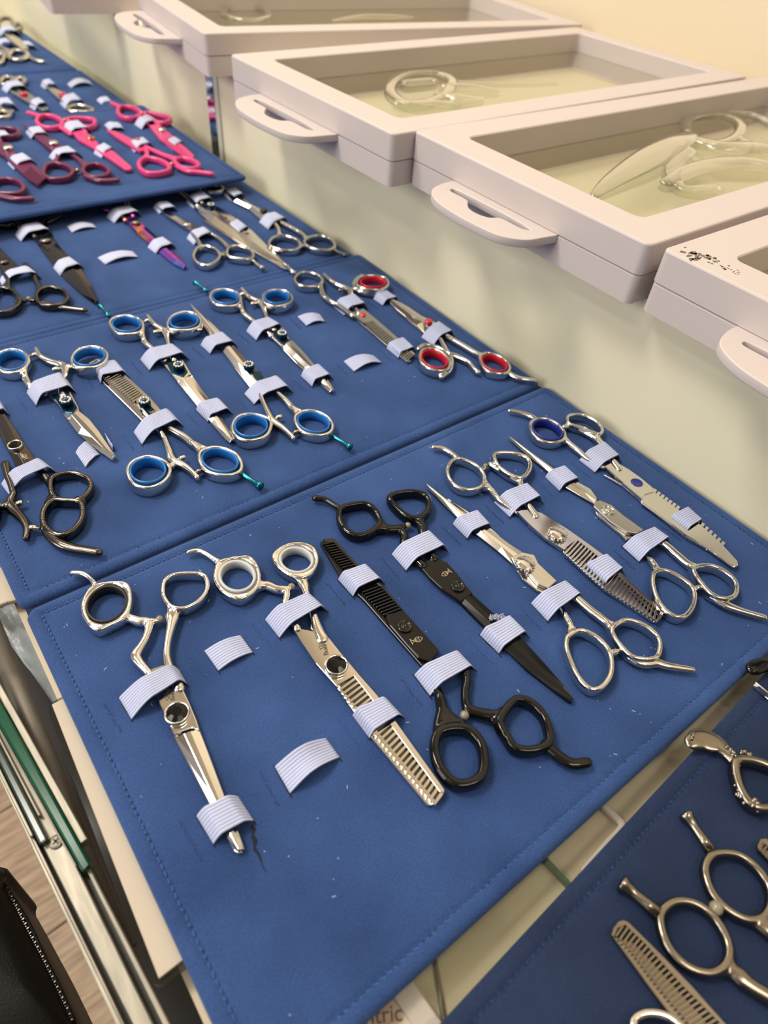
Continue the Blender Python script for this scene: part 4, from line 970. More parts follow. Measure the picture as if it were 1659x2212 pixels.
s.blade([(638, 410), (700, 394), (712, 404), (740, 405), (800, 440), (870, 490), (958, 562), (955, 578), (900, 595), (878, 622), (760, 522)], 2.4, 4.4)
s.blade([(885, 600), (955, 578), (1110, 690), (1240, 778), (1380, 905), (1475, 1010), (1477, 1035), (1452, 1047), (1290, 930), (1150, 850), (1020, 750), (870, 640)], 2.2, 4.0, bv=0.8)
V, F = [], []
for k in range(17):
    t = k / 16.0
    if 0.42 < t < 0.62: continue
    e0 = np.array([np.interp(t, [0, .38, .66, 1], [950, 1095, 1235, 1372]), np.interp(t, [0, .38, .66, 1], [575, 680, 775, 900])])
    a, b_ = e0 + (-10, 6), e0 + (9, 17); pts = [s.c.p(*a, 3.4 * MM), s.c.p(*b_, 3.4 * MM), s.c.p(*(b_ + (13, -20)), 3.4 * MM), s.c.p(*(a + (13, -20)), 3.4 * MM)]
    prism(V, F, pts, 2.4 * MM, 3.9 * MM)
o = s.mesh('notch_teeth', V, F, None, False); bev(o, 0.0002)
V, F = [], []
for x, y in ((895, 656), (937, 690), (975, 720), (1018, 750), (1188, 875), (1237, 905), (1280, 938)):
    c = s.c.p(x, y, 1.4 * MM); ball(V, F, (c[0], c[1], 1.4 * MM), 1.0 * MM, 10, 7)
s.mesh('edge_studs', V, F)
V, F = [], []; c = s.c.p(847, 523, 4.4 * MM); lathe(V, F, c, [(3.9 * MM, 4.3 * MM), (3.9 * MM, 4.55 * MM), (3.2 * MM, 4.6 * MM), (3.0 * MM, 4.45 * MM), (0.00001, 4.45 * MM)], 28)
s.mesh('pivot_disc', V, F, 'violet_rubber')
strap(P1, 'E', 0, (490, 385), (587, 462), (650, 300), (742, 382), 6.2, 0.34, 0.82)
strap(P1, 'E', 0, (1033, 765), (1143, 842), (1165, 700), (1245, 775), 5.4, 0.18, 0.8)

# ------------------------------------------------------------------ second panel
GM = 'scissors on the second blue panel'
s = Scissors('scissors', 'gunmetal swivel shears with double finger loop, cut by the left edge of the photo', 'G', 0, (130, 1070), GM, metal='gunmetal')
s.handle([([(460, 1372), (560, 1332), (680, 1327), (780, 1370), (812, 1430), (785, 1500), (715, 1555), (600, 1570), (500, 1550), (455, 1490)], 2.8),
          ([(470, 1570), (600, 1568), (712, 1585), (737, 1660), (720, 1750), (650, 1835), (550, 1878), (450, 1850), (387, 1780), (380, 1690), (410, 1620)], 2.9)],
         [[(460, 1480, 6), (445, 1420, 4.5), (400, 1350, 4.5), (320, 1280, 5)], [(470, 1540, 6), (440, 1590, 6)], [(700, 1560, 5), (745, 1590, 3)]])
s.rest([(387, 1790, 4, 4), (440, 1880, 5, 4.2), (540, 1955, 5.4, 4.4), (640, 1990, 5, 4), (760, 2012, 4.6, 4), (875, 2030, 4.4, 3.8)])
s.handle(paths=[[(120, 1500, 3.4), (80, 1580, 5), (110, 1640, 5.5), (180, 1712, 4.4), (232, 1800, 3.8), (228, 1900, 3.4)], [(80, 1600, 5), (20, 1620, 4)], [(118, 1510, 3.4), (90, 1420, 3.4), (60, 1330, 4), (40, 1240, 5)]], name='thumb_lever')
s.knob((125, 1610), (205, 1600), 1.6, 'warm_silver'); s.knob((355, 1835), (262, 1822), 1.7, 'warm_silver'); s.knob((35, 1640), (-40, 1640), 2.0, 'white_rubber')
s.handle([([(-60, 1560), (-160, 1540), (-250, 1600), (-260, 1700), (-180, 1770), (-80, 1750), (-30, 1660)], 2.6)])
s.crest([(-60, 770), (-10, 870), (20, 950), (60, 1080), (110, 1200), (160, 1290)], [(30, 780), (70, 840), (130, 930), (200, 1040), (262, 1130), (330, 1235)], 2.4, 4.8)
s.blade([(-110, 780), (60, 1120), (160, 1300), (230, 1300), (60, 900)], 0.4, 2.4)
s.screw(130, 1075, 4.4, 7.2, m='warm_silver'); s.text('UniKa', (175, 1160), (225, 1250), height=2.2, m='etch_light', z=5.0); s.fish(222, 1185, -30, -40, 4.4, z=5.0)
strap(P2, 'G', 0, (-70, 760), (-50, 860), (25, 725), (80, 815), 6, 0.4, 0.8)
strap(P2, 'G', 0, (12, 1437), (82, 1532), (420, 1262), (512, 1332), 7.0, 0.45, 0.86)

s = Scissors('scissors', 'silver swivel shears with blue liners and flower screw, second from the left edge', 'G', 0, (585, 670), GM)
s.handle([([(100, 222), (200, 243), (252, 300), (236, 370), (170, 420), (80, 432), (-10, 402), (-45, 330), (-10, 258)], 2.2)],
         [[(170, 410, 6), (222, 470, 4.6), (262, 540, 3.8), (310, 580, 3.4, 3, 2.6), (400, 620, 3.4, 3, 2.4)]], h=6.6)
s.insert([(98, 235), (190, 256), (236, 304), (222, 360), (165, 405), (80, 416), (0, 388), (-28, 330), (0, 270)], 'blue_rubber', 0.3, 1.5, 7.2)
V, F = [], []
for q_ in catmull([(98, 228), (195, 250), (245, 304), (228, 365), (168, 412), (80, 424), (-5, 395), (-35, 330), (-5, 264)], True, 4): c = s.c.p(*q_, 7.2 * MM); ball(V, F, (c[0], c[1], 7.2 * MM), 0.45 * MM, 6, 5)
s.mesh('crystal_studs', V, F, 'white_rubber')['kind'] = 'stuff'
s.handle(paths=[[(318, 210, 3), (350, 268, 3.8), (440, 320, 4.4), (560, 355, 5.4), (580, 420, 4.4), (560, 500, 3.8), (545, 560, 4), (560, 640, 5)], [(560, 360, 4), (625, 372, 3.4)]], name='thumb_lever')
s.handle([([(640, 312), (690, 232), (800, 198), (900, 210), (957, 262), (945, 322), (880, 372), (760, 388), (670, 370)], 2.2)], [[(620, 372, 4), (660, 366, 4)]], zc=6.0, h=6.6)
s.insert([(655, 312), (700, 245), (800, 214), (890, 225), (940, 268), (928, 315), (870, 355), (765, 370), (685, 352)], 'blue_rubber', 0.3, 1.4, 7.0, zc=6.2)
s.knob((262, 285), (335, 268), 1.5, 'warm_silver'); s.knob((560, 395), (470, 412), 1.6, 'warm_silver')
s.blade([(440, 640), (520, 600), (620, 590), (700, 740), (710, 775), (610, 850), (590, 810), (520, 720)], 2.4, 4.2)
s.blade([(470, 625), (600, 600), (690, 740), (650, 795), (575, 790)], 4.0, 4.8, 'deep_teal_metal', 0.3, 'inlay')
s.blade([(560, 800), (640, 900), (800, 1060), (985, 1205), (1025, 1212), (800, 960), (640, 800)], 0.4, 2.3)
s.crest([(605, 850), (700, 975), (800, 1060), (900, 1140), (1000, 1210)], [(705, 772), (800, 850), (880, 950), (960, 1070), (1040, 1188)], 2.3, 4.4)
s.screw(585, 672, 4.3, 8.6, kind='flower')
strap(P2, 'G', 0, (240, 620), (325, 732), (605, 500), (677, 612), 7.2, 0.3, 0.86)
strap(P2, 'G', 0, (678, 1155), (768, 1288), (790, 1050), (895, 1172), 1.6, 0.4, 0.7, label='snapped strap end', slit=False)
strap(P2, 'G', 0, (975, 1085), (1015, 1140), (938, 985), (1032, 1128), 3.4, 0.4, 0.6, ribs=3, label='snapped strap end', slit=False)

s = Scissors('thinning_scissors', 'silver thinning scissors with blue liners, comb under the swivel ring of its neighbour', 'Hc', 0, (270, 660), GM)
s.handle([([(163, 1110), (200, 1052), (290, 1022), (380, 1042), (432, 1090), (422, 1150), (372, 1197), (290, 1222), (200, 1195)], 2.3)], [[(425, 1085, 4), (450, 1072, 4)]], zc=4.2, h=7.6)
s.insert([(182, 1110), (215, 1062), (290, 1036), (368, 1055), (412, 1095), (402, 1142), (360, 1180), (290, 1202), (215, 1178)], 'blue_rubber', 0.3, 1.5, 8.2, zc=4.2)
s.handle(paths=[[(395, 895, 3.2), (420, 960, 3.6), (448, 1035, 5), (520, 1072, 4.2), (570, 1110, 3.4), (608, 1150, 3.2)], [(395, 900, 3.2), (370, 850, 3.6), (330, 790, 4)]], name='thumb_lever')
s.handle([([(625, 1000), (690, 966), (780, 970), (860, 1010), (893, 1070), (877, 1120), (800, 1142), (700, 1127), (640, 1080)], 2.3)],
         [[(640, 985, 6), (575, 930, 4.2), (520, 885, 4.2), (445, 842, 4), (370, 780, 4.6)]], h=6.6)
s.insert([(642, 1002), (695, 978), (775, 983), (848, 1018), (873, 1068), (860, 1108), (795, 1126), (708, 1112), (655, 1070)], 'blue_rubber', 0.3, 1.4, 7.2)
s.post((872, 1122), (1020, 1218), 1.4, 2.4, 'teal_metal'); s.knob((478, 1045), (535, 1028), 1.5, 'warm_silver'); s.knob((590, 1130), (635, 1115), 1.6, 'dark_silver')
s.blade([(-70, 430), (15, 560), (150, 690), (260, 800), (330, 815), (350, 780), (220, 660), (60, 500), (-20, 400)], 0.4, 2.3)
s.blade([(-60, 410), (40, 440), (150, 525), (270, 640), (220, 668), (100, 560), (0, 475)], 1.0, 2.32, 'slot_shade_steel', 0.2, 'slot_shade_plate')
s.comb([(-45, 400), (0, 395), (60, 430), (165, 515), (310, 648), (405, 760), (360, 800), (300, 770), (215, 665), (265, 635), (150, 525), (45, 440)],
       [(-35, 398), (45, 440), (150, 525), (268, 640)], [(-85, 425), (30, 530), (110, 600), (205, 678)], 24, 0.5, z1=4.2)
s.blade([(215, 665), (310, 648), (405, 758), (360, 800), (300, 770)], 2.4, 4.5, bv=0.4); s.blade([(240, 680), (300, 690), (375, 760), (345, 780), (290, 750)], 4.3, 4.9, 'deep_teal_metal', 0.2, 'inlay')
s.fish(330, 738, 40, -10, 3.6, z=5.0)
s.screw(270, 662, 4.2, 8.4, kind='flower')
strap(P2, 'G', 0, (848, 425), (905, 532), (1080, 385), (1157, 475), 6.2, 0.15, 0.82)
strap(P2, 'Hc', 0, (204, 872), (258, 950), (455, 755), (518, 828), 7.0, 0.42, 0.84)

s = Scissors('scissors', 'silver shears with blue liners, broad blade, right of the blue-lined thinning pair', 'Hc', 0, (490, 430), GM)
s.handle([([(50, 165), (90, 130), (170, 121), (240, 145), (263, 190), (240, 226), (160, 240), (90, 226)], 2.2)], [[(235, 222, 5.5), (268, 278, 4.2), (330, 335, 3.8), (400, 400, 4.4)]], h=6.6)
s.insert([(65, 165), (100, 139), (170, 132), (230, 152), (248, 189), (228, 215), (160, 228), (100, 216)], 'blue_rubber', 0.3, 1.4, 7.2)
s.post((48, 128), (-12, 62), 1.2, 2.0, 'teal_metal')
s.handle(paths=[[(290, 118, 3), (335, 172, 3.8), (400, 215, 4.8), (418, 262, 3.8), (430, 320, 3.6), (460, 400, 4.5)], [(405, 210, 3.6), (428, 202, 3.4)]], name='thumb_lever')
s.handle([([(420, 188), (442, 130), (512, 99), (590, 106), (632, 150), (616, 195), (540, 215), (460, 212)], 2.2)], zc=5.6, h=6.6)
s.insert([(435, 185), (455, 140), (515, 111), (583, 118), (616, 152), (602, 186), (538, 202), (468, 200)], 'blue_rubber', 0.3, 1.4, 7.2, zc=5.8)
s.knob((262, 165), (312, 150), 1.5, 'warm_silver'); s.knob((395, 218), (330, 232), 1.6, 'warm_silver')
s.blade([(375, 410), (440, 385), (505, 385), (582, 510), (560, 500), (485, 545), (440, 490)], 2.4, 4.2)
s.blade([(400, 400), (500, 390), (550, 480), (520, 515), (445, 490)], 4.0, 4.8, 'deep_teal_metal', 0.3, 'inlay')
s.blade([(430, 480), (600, 690), (790, 915), (822, 930), (700, 760), (520, 520)], 0.4, 2.3)
s.crest([(483, 545), (545, 620), (620, 710), (700, 805), (770, 885), (818, 932)], [(580, 508), (640, 590), (700, 672), (765, 765), (815, 850), (848, 915)], 2.3, 4.4)
s.screw(490, 432, 4.2, 8.4, kind='flower')
strap(P2, 'Hc', 0, (246, 407), (305, 476), (490, 345), (557, 402), 6.8, 0.34, 0.84)
strap(P2, 'Hc', 0, (603, 730), (680, 806), (770, 682), (835, 750), 5.4, 0.2, 0.8)

s = Scissors('scissors', 'silver shears with blue liners, tips away and teal finger rest pointing to the case hinge', 'Hc', 0, (940, 430), GM)
s.crest([(960, 578), (900, 510), (850, 445), (765, 335), (680, 225), (605, 115), (560, 52)], [(1060, 528), (1000, 472), (920, 402), (860, 330), (780, 245), (665, 135), (568, 50)], 2.3, 4.5)
s.blade([(570, 60), (640, 150), (850, 460), (950, 585), (990, 570), (800, 300), (650, 130)], 0.4, 2.3)
s.blade([(955, 480), (1010, 478), (1035, 512), (1005, 548), (975, 520)], 4.0, 4.9, 'deep_teal_metal', 0.3, 'inlay')
s.screw(940, 430, 4.2, 8.6, kind='flower')
s.handle(paths=[[(1028, 655, 3.2), (1060, 730, 3.8), (1088, 782, 4.8), (1155, 832, 4), (1195, 868, 3.2), (1225, 898, 3)], [(1030, 660, 3.2), (1010, 610, 3.6), (990, 560, 4)]], name='thumb_lever')
s.handle([([(833, 832), (868, 770), (940, 750), (1030, 765), (1080, 800), (1067, 868), (1020, 905), (930, 920), (860, 892)], 2.2)], [[(1070, 795, 3.6), (1090, 785, 3.6)]], zc=4.2, h=7.4)
s.insert([(850, 832), (882, 782), (942, 763), (1020, 777), (1062, 805), (1050, 858), (1010, 890), (932, 904), (875, 880)], 'blue_rubber', 0.3, 1.4, 8.0, zc=4.2)
s.handle([([(1240, 762), (1300, 729), (1380, 735), (1450, 775), (1477, 830), (1452, 872), (1380, 887), (1290, 866), (1245, 815)], 2.2)],
         [[(1248, 750, 5.5), (1218, 705, 4.2), (1175, 655, 4), (1110, 598, 3.8), (1050, 550, 4.4)]], h=6.6)
s.insert([(1256, 764), (1305, 741), (1378, 747), (1438, 782), (1460, 828), (1438, 860), (1378, 872), (1296, 852), (1258, 810)], 'blue_rubber', 0.3, 1.4, 7.2)
s.post((1460, 882), (1592, 968), 1.2, 2.1, 'teal_metal'); s.knob((1105, 785), (1150, 765), 1.5, 'warm_silver'); s.knob((1215, 880), (1258, 865), 1.6, 'dark_silver')
strap(P2, 'Hc', 0, (632, 315), (693, 370), (800, 265), (865, 320), 5.8, 0.3, 0.82)
strap(P2, 'Hc', 0, (912, 627), (975, 693), (1150, 545), (1220, 612), 6.6, 0.42, 0.84)

s = Scissors('scissors', 'silver shears with blue liners and flower screw, beside the two empty straps', 'K', 0, (793, 1165), GM)
s.handle([([(255, 900), (290, 852), (370, 843), (450, 866), (482, 910), (462, 956), (380, 970), (292, 950)], 2.2)], [[(460, 950, 5), (502, 1012, 4), (560, 1062, 3.8), (640, 1120, 4), (710, 1180, 4.6)]], h=6.6)
s.insert([(270, 900), (302, 864), (370, 856), (440, 876), (466, 910), (448, 944), (380, 956), (304, 938)], 'blue_rubber', 0.3, 1.4, 7.2)
s.post((235, 862), (140, 795), 1.2, 2.0, 'teal_metal')
s.handle(paths=[[(490, 835, 3), (540, 892, 3.8), (632, 938, 4.8), (660, 1000, 3.6), (690, 1070, 3.4), (730, 1140, 4.5)], [(632, 935, 3.4), (655, 920, 3.2)]], name='thumb_lever')
s.handle([([(650, 915), (665, 870), (740, 846), (830, 860), (867, 910), (832, 950), (750, 970), (675, 952)], 2.2)], zc=5.4, h=6.6)
s.insert([(665, 912), (680, 880), (742, 858), (820, 872), (850, 908), (820, 938), (750, 955), (688, 940)], 'blue_rubber', 0.3, 1.4, 7.2, zc=5.6)
s.knob((470, 890), (520, 878), 1.5, 'warm_silver'); s.knob((625, 940), (560, 958), 1.6, 'warm_silver')
s.blade([(680, 1170), (750, 1130), (800, 1130), (852, 1228), (845, 1225), (788, 1270)], 2.4, 4.2); s.blade([(705, 1150), (770, 1140), (850, 1225), (805, 1255), (745, 1205)], 4.0, 4.8, 'deep_teal_metal', 0.3, 'inlay')
s.blade([(720, 1210), (900, 1400), (1130, 1600), (1155, 1610), (1000, 1440), (820, 1240)], 0.4, 2.3)
s.crest([(788, 1270), (870, 1345), (960, 1425), (1060, 1525), (1110, 1575), (1148, 1608)], [(868, 1222), (950, 1308), (1050, 1425), (1130, 1512), (1165, 1565), (1182, 1600)], 2.3, 4.4)
s.screw(793, 1167, 4.2, 8.4, kind='flower')
strap(P2, 'K', 0, (526, 1162), (600, 1230), (722, 1100), (802, 1150), 6.6, 0.34, 0.84)
strap(P2, 'K', 0, (933, 1497), (1016, 1575), (1090, 1440), (1170, 1512), 5.2, 0.2, 0.8)
strap(P2, 'K', 0, (908, 1053), (975, 1120), (1072, 1035), (1113, 1090), 2.2, 0.5, 0.6, label='empty low strap')
strap(P2, 'K', 0, (1253, 1387), (1330, 1462), (1475, 1345), (1536, 1397), 3.4, 0.5, 0.6, label='empty arched strap')

s = Scissors('thinning_scissors', 'silver thinning scissors with one red ring liner, near the right edge of the second panel', 'I', 0, (487, 350), GM)
s.handle([([(50, 118), (90, 80), (160, 83), (212, 107), (224, 140), (190, 166), (120, 170), (70, 155)], 2.3)], [[(195, 160, 5.5), (232, 222, 4.4), (280, 262, 4), (330, 288, 3.6), (420, 350, 4.6)]], h=6)
s.post((48, 92), (-18, 30), 1.8, 1.6, 'silver')
s.handle(paths=[[(238, 92, 3), (300, 143, 3.8), (370, 172, 4.4), (402, 195, 5), (406, 240, 3.6), (425, 290, 3.8), (460, 340, 4.5)]], name='thumb_lever')
s.handle([([(445, 148), (475, 108), (560, 102), (630, 117), (646, 158), (600, 190), (520, 190), (465, 172)], 2.0)], [[(480, 98, 2.8), (440, 125, 3), (428, 165, 3.4), (470, 200, 3.6), (560, 212, 3.4), (622, 200, 3)], [(400, 190, 3), (432, 180, 3)]], zc=5.2, h=6.4)
s.insert([(468, 146), (495, 120), (560, 114), (620, 126), (634, 152), (595, 176), (525, 176), (482, 164)], 'red_rubber', 0.2, 1.4, 7.0, zc=5.4, label='red ring liner')
s.knob((380, 185), (330, 202), 1.5, 'dark_silver')
s.blade([(395, 338), (490, 425), (650, 562), (768, 655), (795, 650), (640, 500), (480, 340)], 0.4, 2.3)
s.blade([(505, 400), (550, 386), (715, 530), (812, 610), (780, 640), (650, 530)], 1.0, 2.32, 'slot_shade_steel', 0.2, 'slot_shade_plate')
s.comb([(398, 335), (480, 308), (560, 372), (730, 520), (822, 605), (812, 612), (715, 535), (548, 392), (492, 408)], [(550, 388), (715, 530), (815, 612)], [(500, 408), (655, 548), (775, 655)], 26, 0.5, z1=4.2)
s.screw(487, 350, 2.6, 5.4, kind='dome', m='red_gem')
strap(P2, 'I', 0, (297, 305), (366, 360), (450, 262), (514, 316), 6.4, 0.34, 0.84)
strap(P2, 'I', 0, (637, 572), (713, 634), (760, 528), (822, 590), 5.0, 0.15, 0.8)

s = Scissors('scissors', 'silver shears with two red ring liners, on the right edge of the second panel', 'I', 0, (908, 385), GM)
s.crest([(885, 470), (830, 415), (760, 362), (690, 305), (625, 245)], [(1000, 430), (930, 392), (860, 360), (780, 305), (660, 238)], 2.3, 4.5)
s.blade([(640, 250), (700, 330), (880, 475), (960, 490), (880, 400), (700, 270)], 0.4, 2.3)
s.screw(908, 388, 3.2, 7.6, kind='dome', m='red_gem')
s.handle(paths=[[(995, 525, 3), (1030, 592, 3.8), (1085, 612, 4.4), (1160, 650, 3.2), (1200, 695, 3.2), (1222, 712, 4.2)], [(995, 530, 3), (975, 490, 3.6), (940, 450, 4)]], name='thumb_lever')
s.handle([([(852, 602), (880, 570), (950, 572), (1010, 610), (1040, 660), (1028, 700), (970, 710), (900, 690), (855, 650)], 2.2)], [[(842, 565, 3.4), (880, 543, 3.2), (960, 555, 2.8), (1035, 600, 2.8), (1058, 650, 3), (1040, 705, 3.4), (988, 742, 4)]], zc=4.6, h=6.8)
s.insert([(866, 604), (890, 582), (948, 584), (1002, 618), (1026, 660), (1015, 690), (966, 698), (905, 680), (868, 645)], 'red_rubber', 0.2, 1.5, 7.2, zc=4.6, label='red ring liner')
s.handle([([(1235, 630), (1270, 597), (1340, 608), (1400, 645), (1426, 690), (1400, 725), (1330, 725), (1270, 700)], 2.2)], [[(1245, 620, 5), (1190, 582, 4.6), (1130, 546, 4.6), (1050, 500, 4.2), (980, 450, 4.6)]])
s.insert([(1248, 632), (1278, 608), (1338, 618), (1392, 652), (1412, 688), (1390, 714), (1330, 714), (1278, 692)], 'red_rubber', 0.2, 1.4, 6.8, label='red ring liner')
s.rest([(1412, 715, 4, 3.6), (1480, 752, 4.4, 3.4), (1582, 768, 3.6, 3)])
strap(P2, 'I', 0, (552, 257), (612, 298), (650, 228), (714, 268), 4.8, 0.3, 0.8)
strap(P2, 'I', 0, (860, 502), (936, 554), (985, 432), (1067, 487), 6.2, 0.42, 0.82)

# ------------------------------------------------------------------ third panel
Z3 = -0.0018; G3 = 'scissors on the half hidden third panel'
def S3(*a, **k): return Scissors(*a, **k, fine=False)
s = S3('scissors', 'gunmetal shears at the left edge above the double-loop pair, handles towards the camera', 'J', Z3, (60, 480), G3, metal='gunmetal')
s.handle([([(230, 692), (270, 652), (350, 646), (410, 670), (432, 710), (400, 750), (320, 762), (250, 746)], 3)], [[(250, 665, 5), (228, 610, 3.8), (205, 550, 4), (160, 500, 5)], [(240, 730, 3.5), (190, 725, 3)]])
s.rest([(270, 742, 4, 4), (400, 772, 4.4, 4), (540, 790, 4.2, 3.8)]); s.bumper(185, 728, 2)
s.handle([([(-60, 720), (-20, 655), (60, 655), (110, 700), (122, 745), (70, 790), (0, 805), (-50, 790)], 3)], [[(110, 730, 5), (160, 728, 3)], [(60, 650, 5), (50, 600, 4), (20, 540, 5)]])
s.blade([(-60, 330), (0, 400), (60, 460), (135, 530), (60, 585), (0, 520), (-60, 460)], 1.5, 4.5); s.screw(20, 480, 4, 6.4, kind='dome')
strap(P3, 'J', Z3, (-5, 610), (15, 642), (215, 558), (268, 598), 7, 0.45, 0.85, 6, False, slit=False)
s = S3('scissors', 'dark olive gunmetal shears with broad pointed blade, handles under the pink scissors case', 'J', Z3, (288, 345), G3, metal='gunmetal')
s.blade([(195, 320), (290, 285), (340, 325), (360, 365), (300, 410), (230, 350)], 2.4, 4.6)
s.crest([(240, 370), (300, 452), (415, 590), (520, 685), (605, 748)], [(345, 350), (430, 440), (520, 530), (585, 640), (628, 738)], 1.2, 4.4)
s.screw(288, 345, 4, 6.6, kind='knurl', m='dark_silver')
s.handle([([(-20, 225), (20, 205), (70, 212), (80, 232), (40, 245), (-10, 240)], 2.6)], [[(70, 225, 3), (150, 270, 3.6), (220, 320, 4.5)], [(300, 270, 4), (285, 235, 4), (330, 215, 3.6), (380, 188, 3.4)]])
s.bumper(125, 268, 2, 'brass')
strap(P3, 'J', Z3, (96, 320), (135, 362), (285, 278), (342, 318), 7, 0.42, 0.85, 6, False, slit=False)
strap(P3, 'J', Z3, (341, 532), (387, 582), (480, 490), (539, 532), 5.5, 0.4, 0.8, 6, False, slit=False)
strap(P3, 'J', Z3, (428, 265), (462, 304), (590, 245), (620, 274), 2.4, 0.5, 0.6, 6, False, label='empty low strap', slit=False)
strap(P3, 'J', Z3, (625, 466), (674, 508), (850, 425), (887, 462), 3.0, 0.5, 0.6, 6, False, label='empty arched strap', slit=False)
s = S3('scissors', 'rainbow anodised shears, the only multicoloured pair', 'J', Z3, (868, 230), G3, metal='rainbow_metal')
s.blade([(785, 200), (850, 185), (905, 225), (930, 262), (880, 300), (830, 250)], 2.4, 4.6)
s.crest([(830, 248), (880, 302), (960, 370), (1040, 440), (1110, 495), (1172, 526)], [(905, 235), (960, 285), (1030, 350), (1110, 415), (1160, 465), (1192, 515)], 1.2, 4.4)
s.screw(868, 230, 3.8, 6.6, kind='knurl', m='dark_silver')
s.handle(paths=[[(672, 148, 3.6), (735, 162, 3.6), (800, 215, 4.5)], [(805, 85, 4), (822, 130, 3.6), (850, 190, 4.5)]])
strap(P3, 'J', Z3, (681, 204), (733, 245), (850, 160), (907, 200), 6.5, 0.42, 0.85, 6, False, slit=False)
strap(P3, 'J', Z3, (945, 400), (998, 440), (1070, 358), (1128, 402), 5.2, 0.4, 0.8, 6, False, slit=False)
s = S3('scissors', 'small silver shears with round rings, just right of the rainbow pair', 'J', Z3, (1195, 245), G3)
s.blade([(1000, 130), (1050, 160), (1090, 172), (1180, 225), (1260, 262), (1300, 300), (1240, 300), (1150, 245), (1060, 185)], 1.5, 4.4); s.screw(1195, 243, 3.6, 6.4, kind='knurl')
s.c = Ctx('K', Z3)
s.handle([([(130, 590), (160, 532), (222, 516), (290, 536), (326, 580), (300, 630), (230, 661), (160, 640)], 2.6)], [[(180, 535, 4), (175, 490, 3.6), (120, 420, 4)], [(322, 580, 4), (352, 580, 3)]])
s.handle([([(380, 560), (402, 521), (470, 516), (545, 540), (576, 580), (545, 614), (460, 610), (396, 594)], 2.6)], [[(395, 530, 4.6), (340, 475, 3.8), (290, 440, 4), (200, 390, 4.5)]])
s.post((545, 612), (650, 692), 1.4, 2.0); s.bumper(360, 580, 1.8)
strap(P3, 'J', Z3, (978, 148), (1022, 186), (1095, 135), (1138, 168), 5.4, 0.42, 0.84, 6, False, slit=False)
strap(P3, 'J', Z3, (1195, 342), (1242, 385), (1330, 300), (1372, 334), 6.2, 0.42, 0.84, 6, False, slit=False)
s = S3('scissors', 'silver shears with three round holes along the blade and blue screw', 'K', Z3, (262, 205), G3)
s.crest([(135, 232), (260, 345), (420, 455), (560, 540), (690, 615), (790, 672), (842, 692)], [(215, 185), (330, 235), (460, 322), (570, 405), (690, 525), (790, 612), (856, 668)], 2.0, 4.6)
s.blade([(200, 330), (430, 480), (800, 690), (700, 600), (300, 300)], 0.4, 2.2)
V, F = [], []
for x, y in ((368, 312), (425, 352), (532, 430)): c = s.c.p(x, y, 4.6 * MM); cyl(V, F, c, 1.9 * MM, 1.9 * MM, Z3 + 4.1 * MM, Z3 + 4.75 * MM, 16)
s.mesh('blade_hole', V, F, 'black_rubber')
s.screw(262, 207, 4.2, 8, kind='flower'); s.handle([([(190, 85), (250, 62), (330, 70), (340, 100), (260, 110)], 2.4)], [[(30, 112, 3), (90, 155, 4), (160, 215, 4.6)], [(200, 100, 4), (172, 140, 3.6), (190, 190, 4.5)]])
strap(P3, 'K', Z3, (76, 197), (133, 245), (225, 150), (282, 198), 6.5, 0.42, 0.84, 6, False, slit=False)
strap(P3, 'K', Z3, (383, 402), (452, 467), (480, 352), (554, 408), 5.2, 0.4, 0.8, 6, False, slit=False)
s = S3('scissors', 'silver shears with plain black screw, at the right edge of the third panel', 'K', Z3, (655, 245), G3)
s.crest([(680, 350), (620, 305), (540, 235), (430, 182), (330, 85)], [(772, 322), (700, 272), (600, 222), (500, 165), (345, 75)], 1.6, 4.6)
s.screw(655, 247, 3.8, 7.4, kind='dome', m='black_rubber')
s.handle([([(695, 492), (740, 447), (820, 441), (900, 470), (932, 510), (890, 545), (800, 546), (720, 525)], 2.6)], [[(780, 450, 5), (768, 400, 4), (740, 345, 4.6)], [(925, 512, 4), (950, 515, 3.4)]])
s.handle([([(960, 480), (1010, 446), (1090, 440), (1160, 470), (1186, 515), (1140, 546), (1050, 541), (980, 515)], 2.6)], [[(975, 465, 6), (935, 420, 4.4), (870, 382, 4.4), (800, 345, 4.6), (730, 310, 4.6)]])
s.post((1160, 545), (1268, 594), 1.5, 2.2, 'dark_silver')
strap(P3, 'K', Z3, (357, 147), (416, 190), (455, 115), (514, 162), 5, 0.42, 0.84, 6, False, slit=False)
strap(P3, 'K', Z3, (621, 347), (690, 402), (765, 305), (838, 350), 6.2, 0.42, 0.84, 6, False, slit=False)

# ------------------------------------------------------------------ raised case with pink and purple scissors
G4 = 'plastic coated scissors on the raised case'; Q = [P4]
def S4(n, lb, at, m): return Scissors(n, lb, 'L', Z4, at, G4, metal=m, fine=False)
s = S4('scissors', 'dark purple ring handle cut by the left edge of the photo', (40, 1200), 'purple')
s.handle([([(-60, 1180), (-20, 1142), (70, 1136), (130, 1160), (150, 1198), (110, 1226), (20, 1226), (-40, 1215)], 3.6)], [[(-60, 1170, 5), (-120, 1120, 4.5)]]); s.rest([(-10, 1240, 5, 5), (100, 1262, 5.5, 5), (200, 1260, 5, 4.6)])
s = S4('thinning_scissors', 'dark purple thinning scissors with silver screw, by the left edge', (47, 932), 'purple')
s.handle([([(-50, 840), (0, 812), (80, 812), (120, 832), (90, 860), (20, 862)], 3.6)], [[(-10, 860, 5), (0, 900, 5)]])
s.blade([(-20, 900), (60, 915), (110, 990), (235, 1060), (292, 1140), (240, 1182), (180, 1140), (90, 1062), (30, 1000), (-20, 970)], 2, 4.6, 'purple_blade')
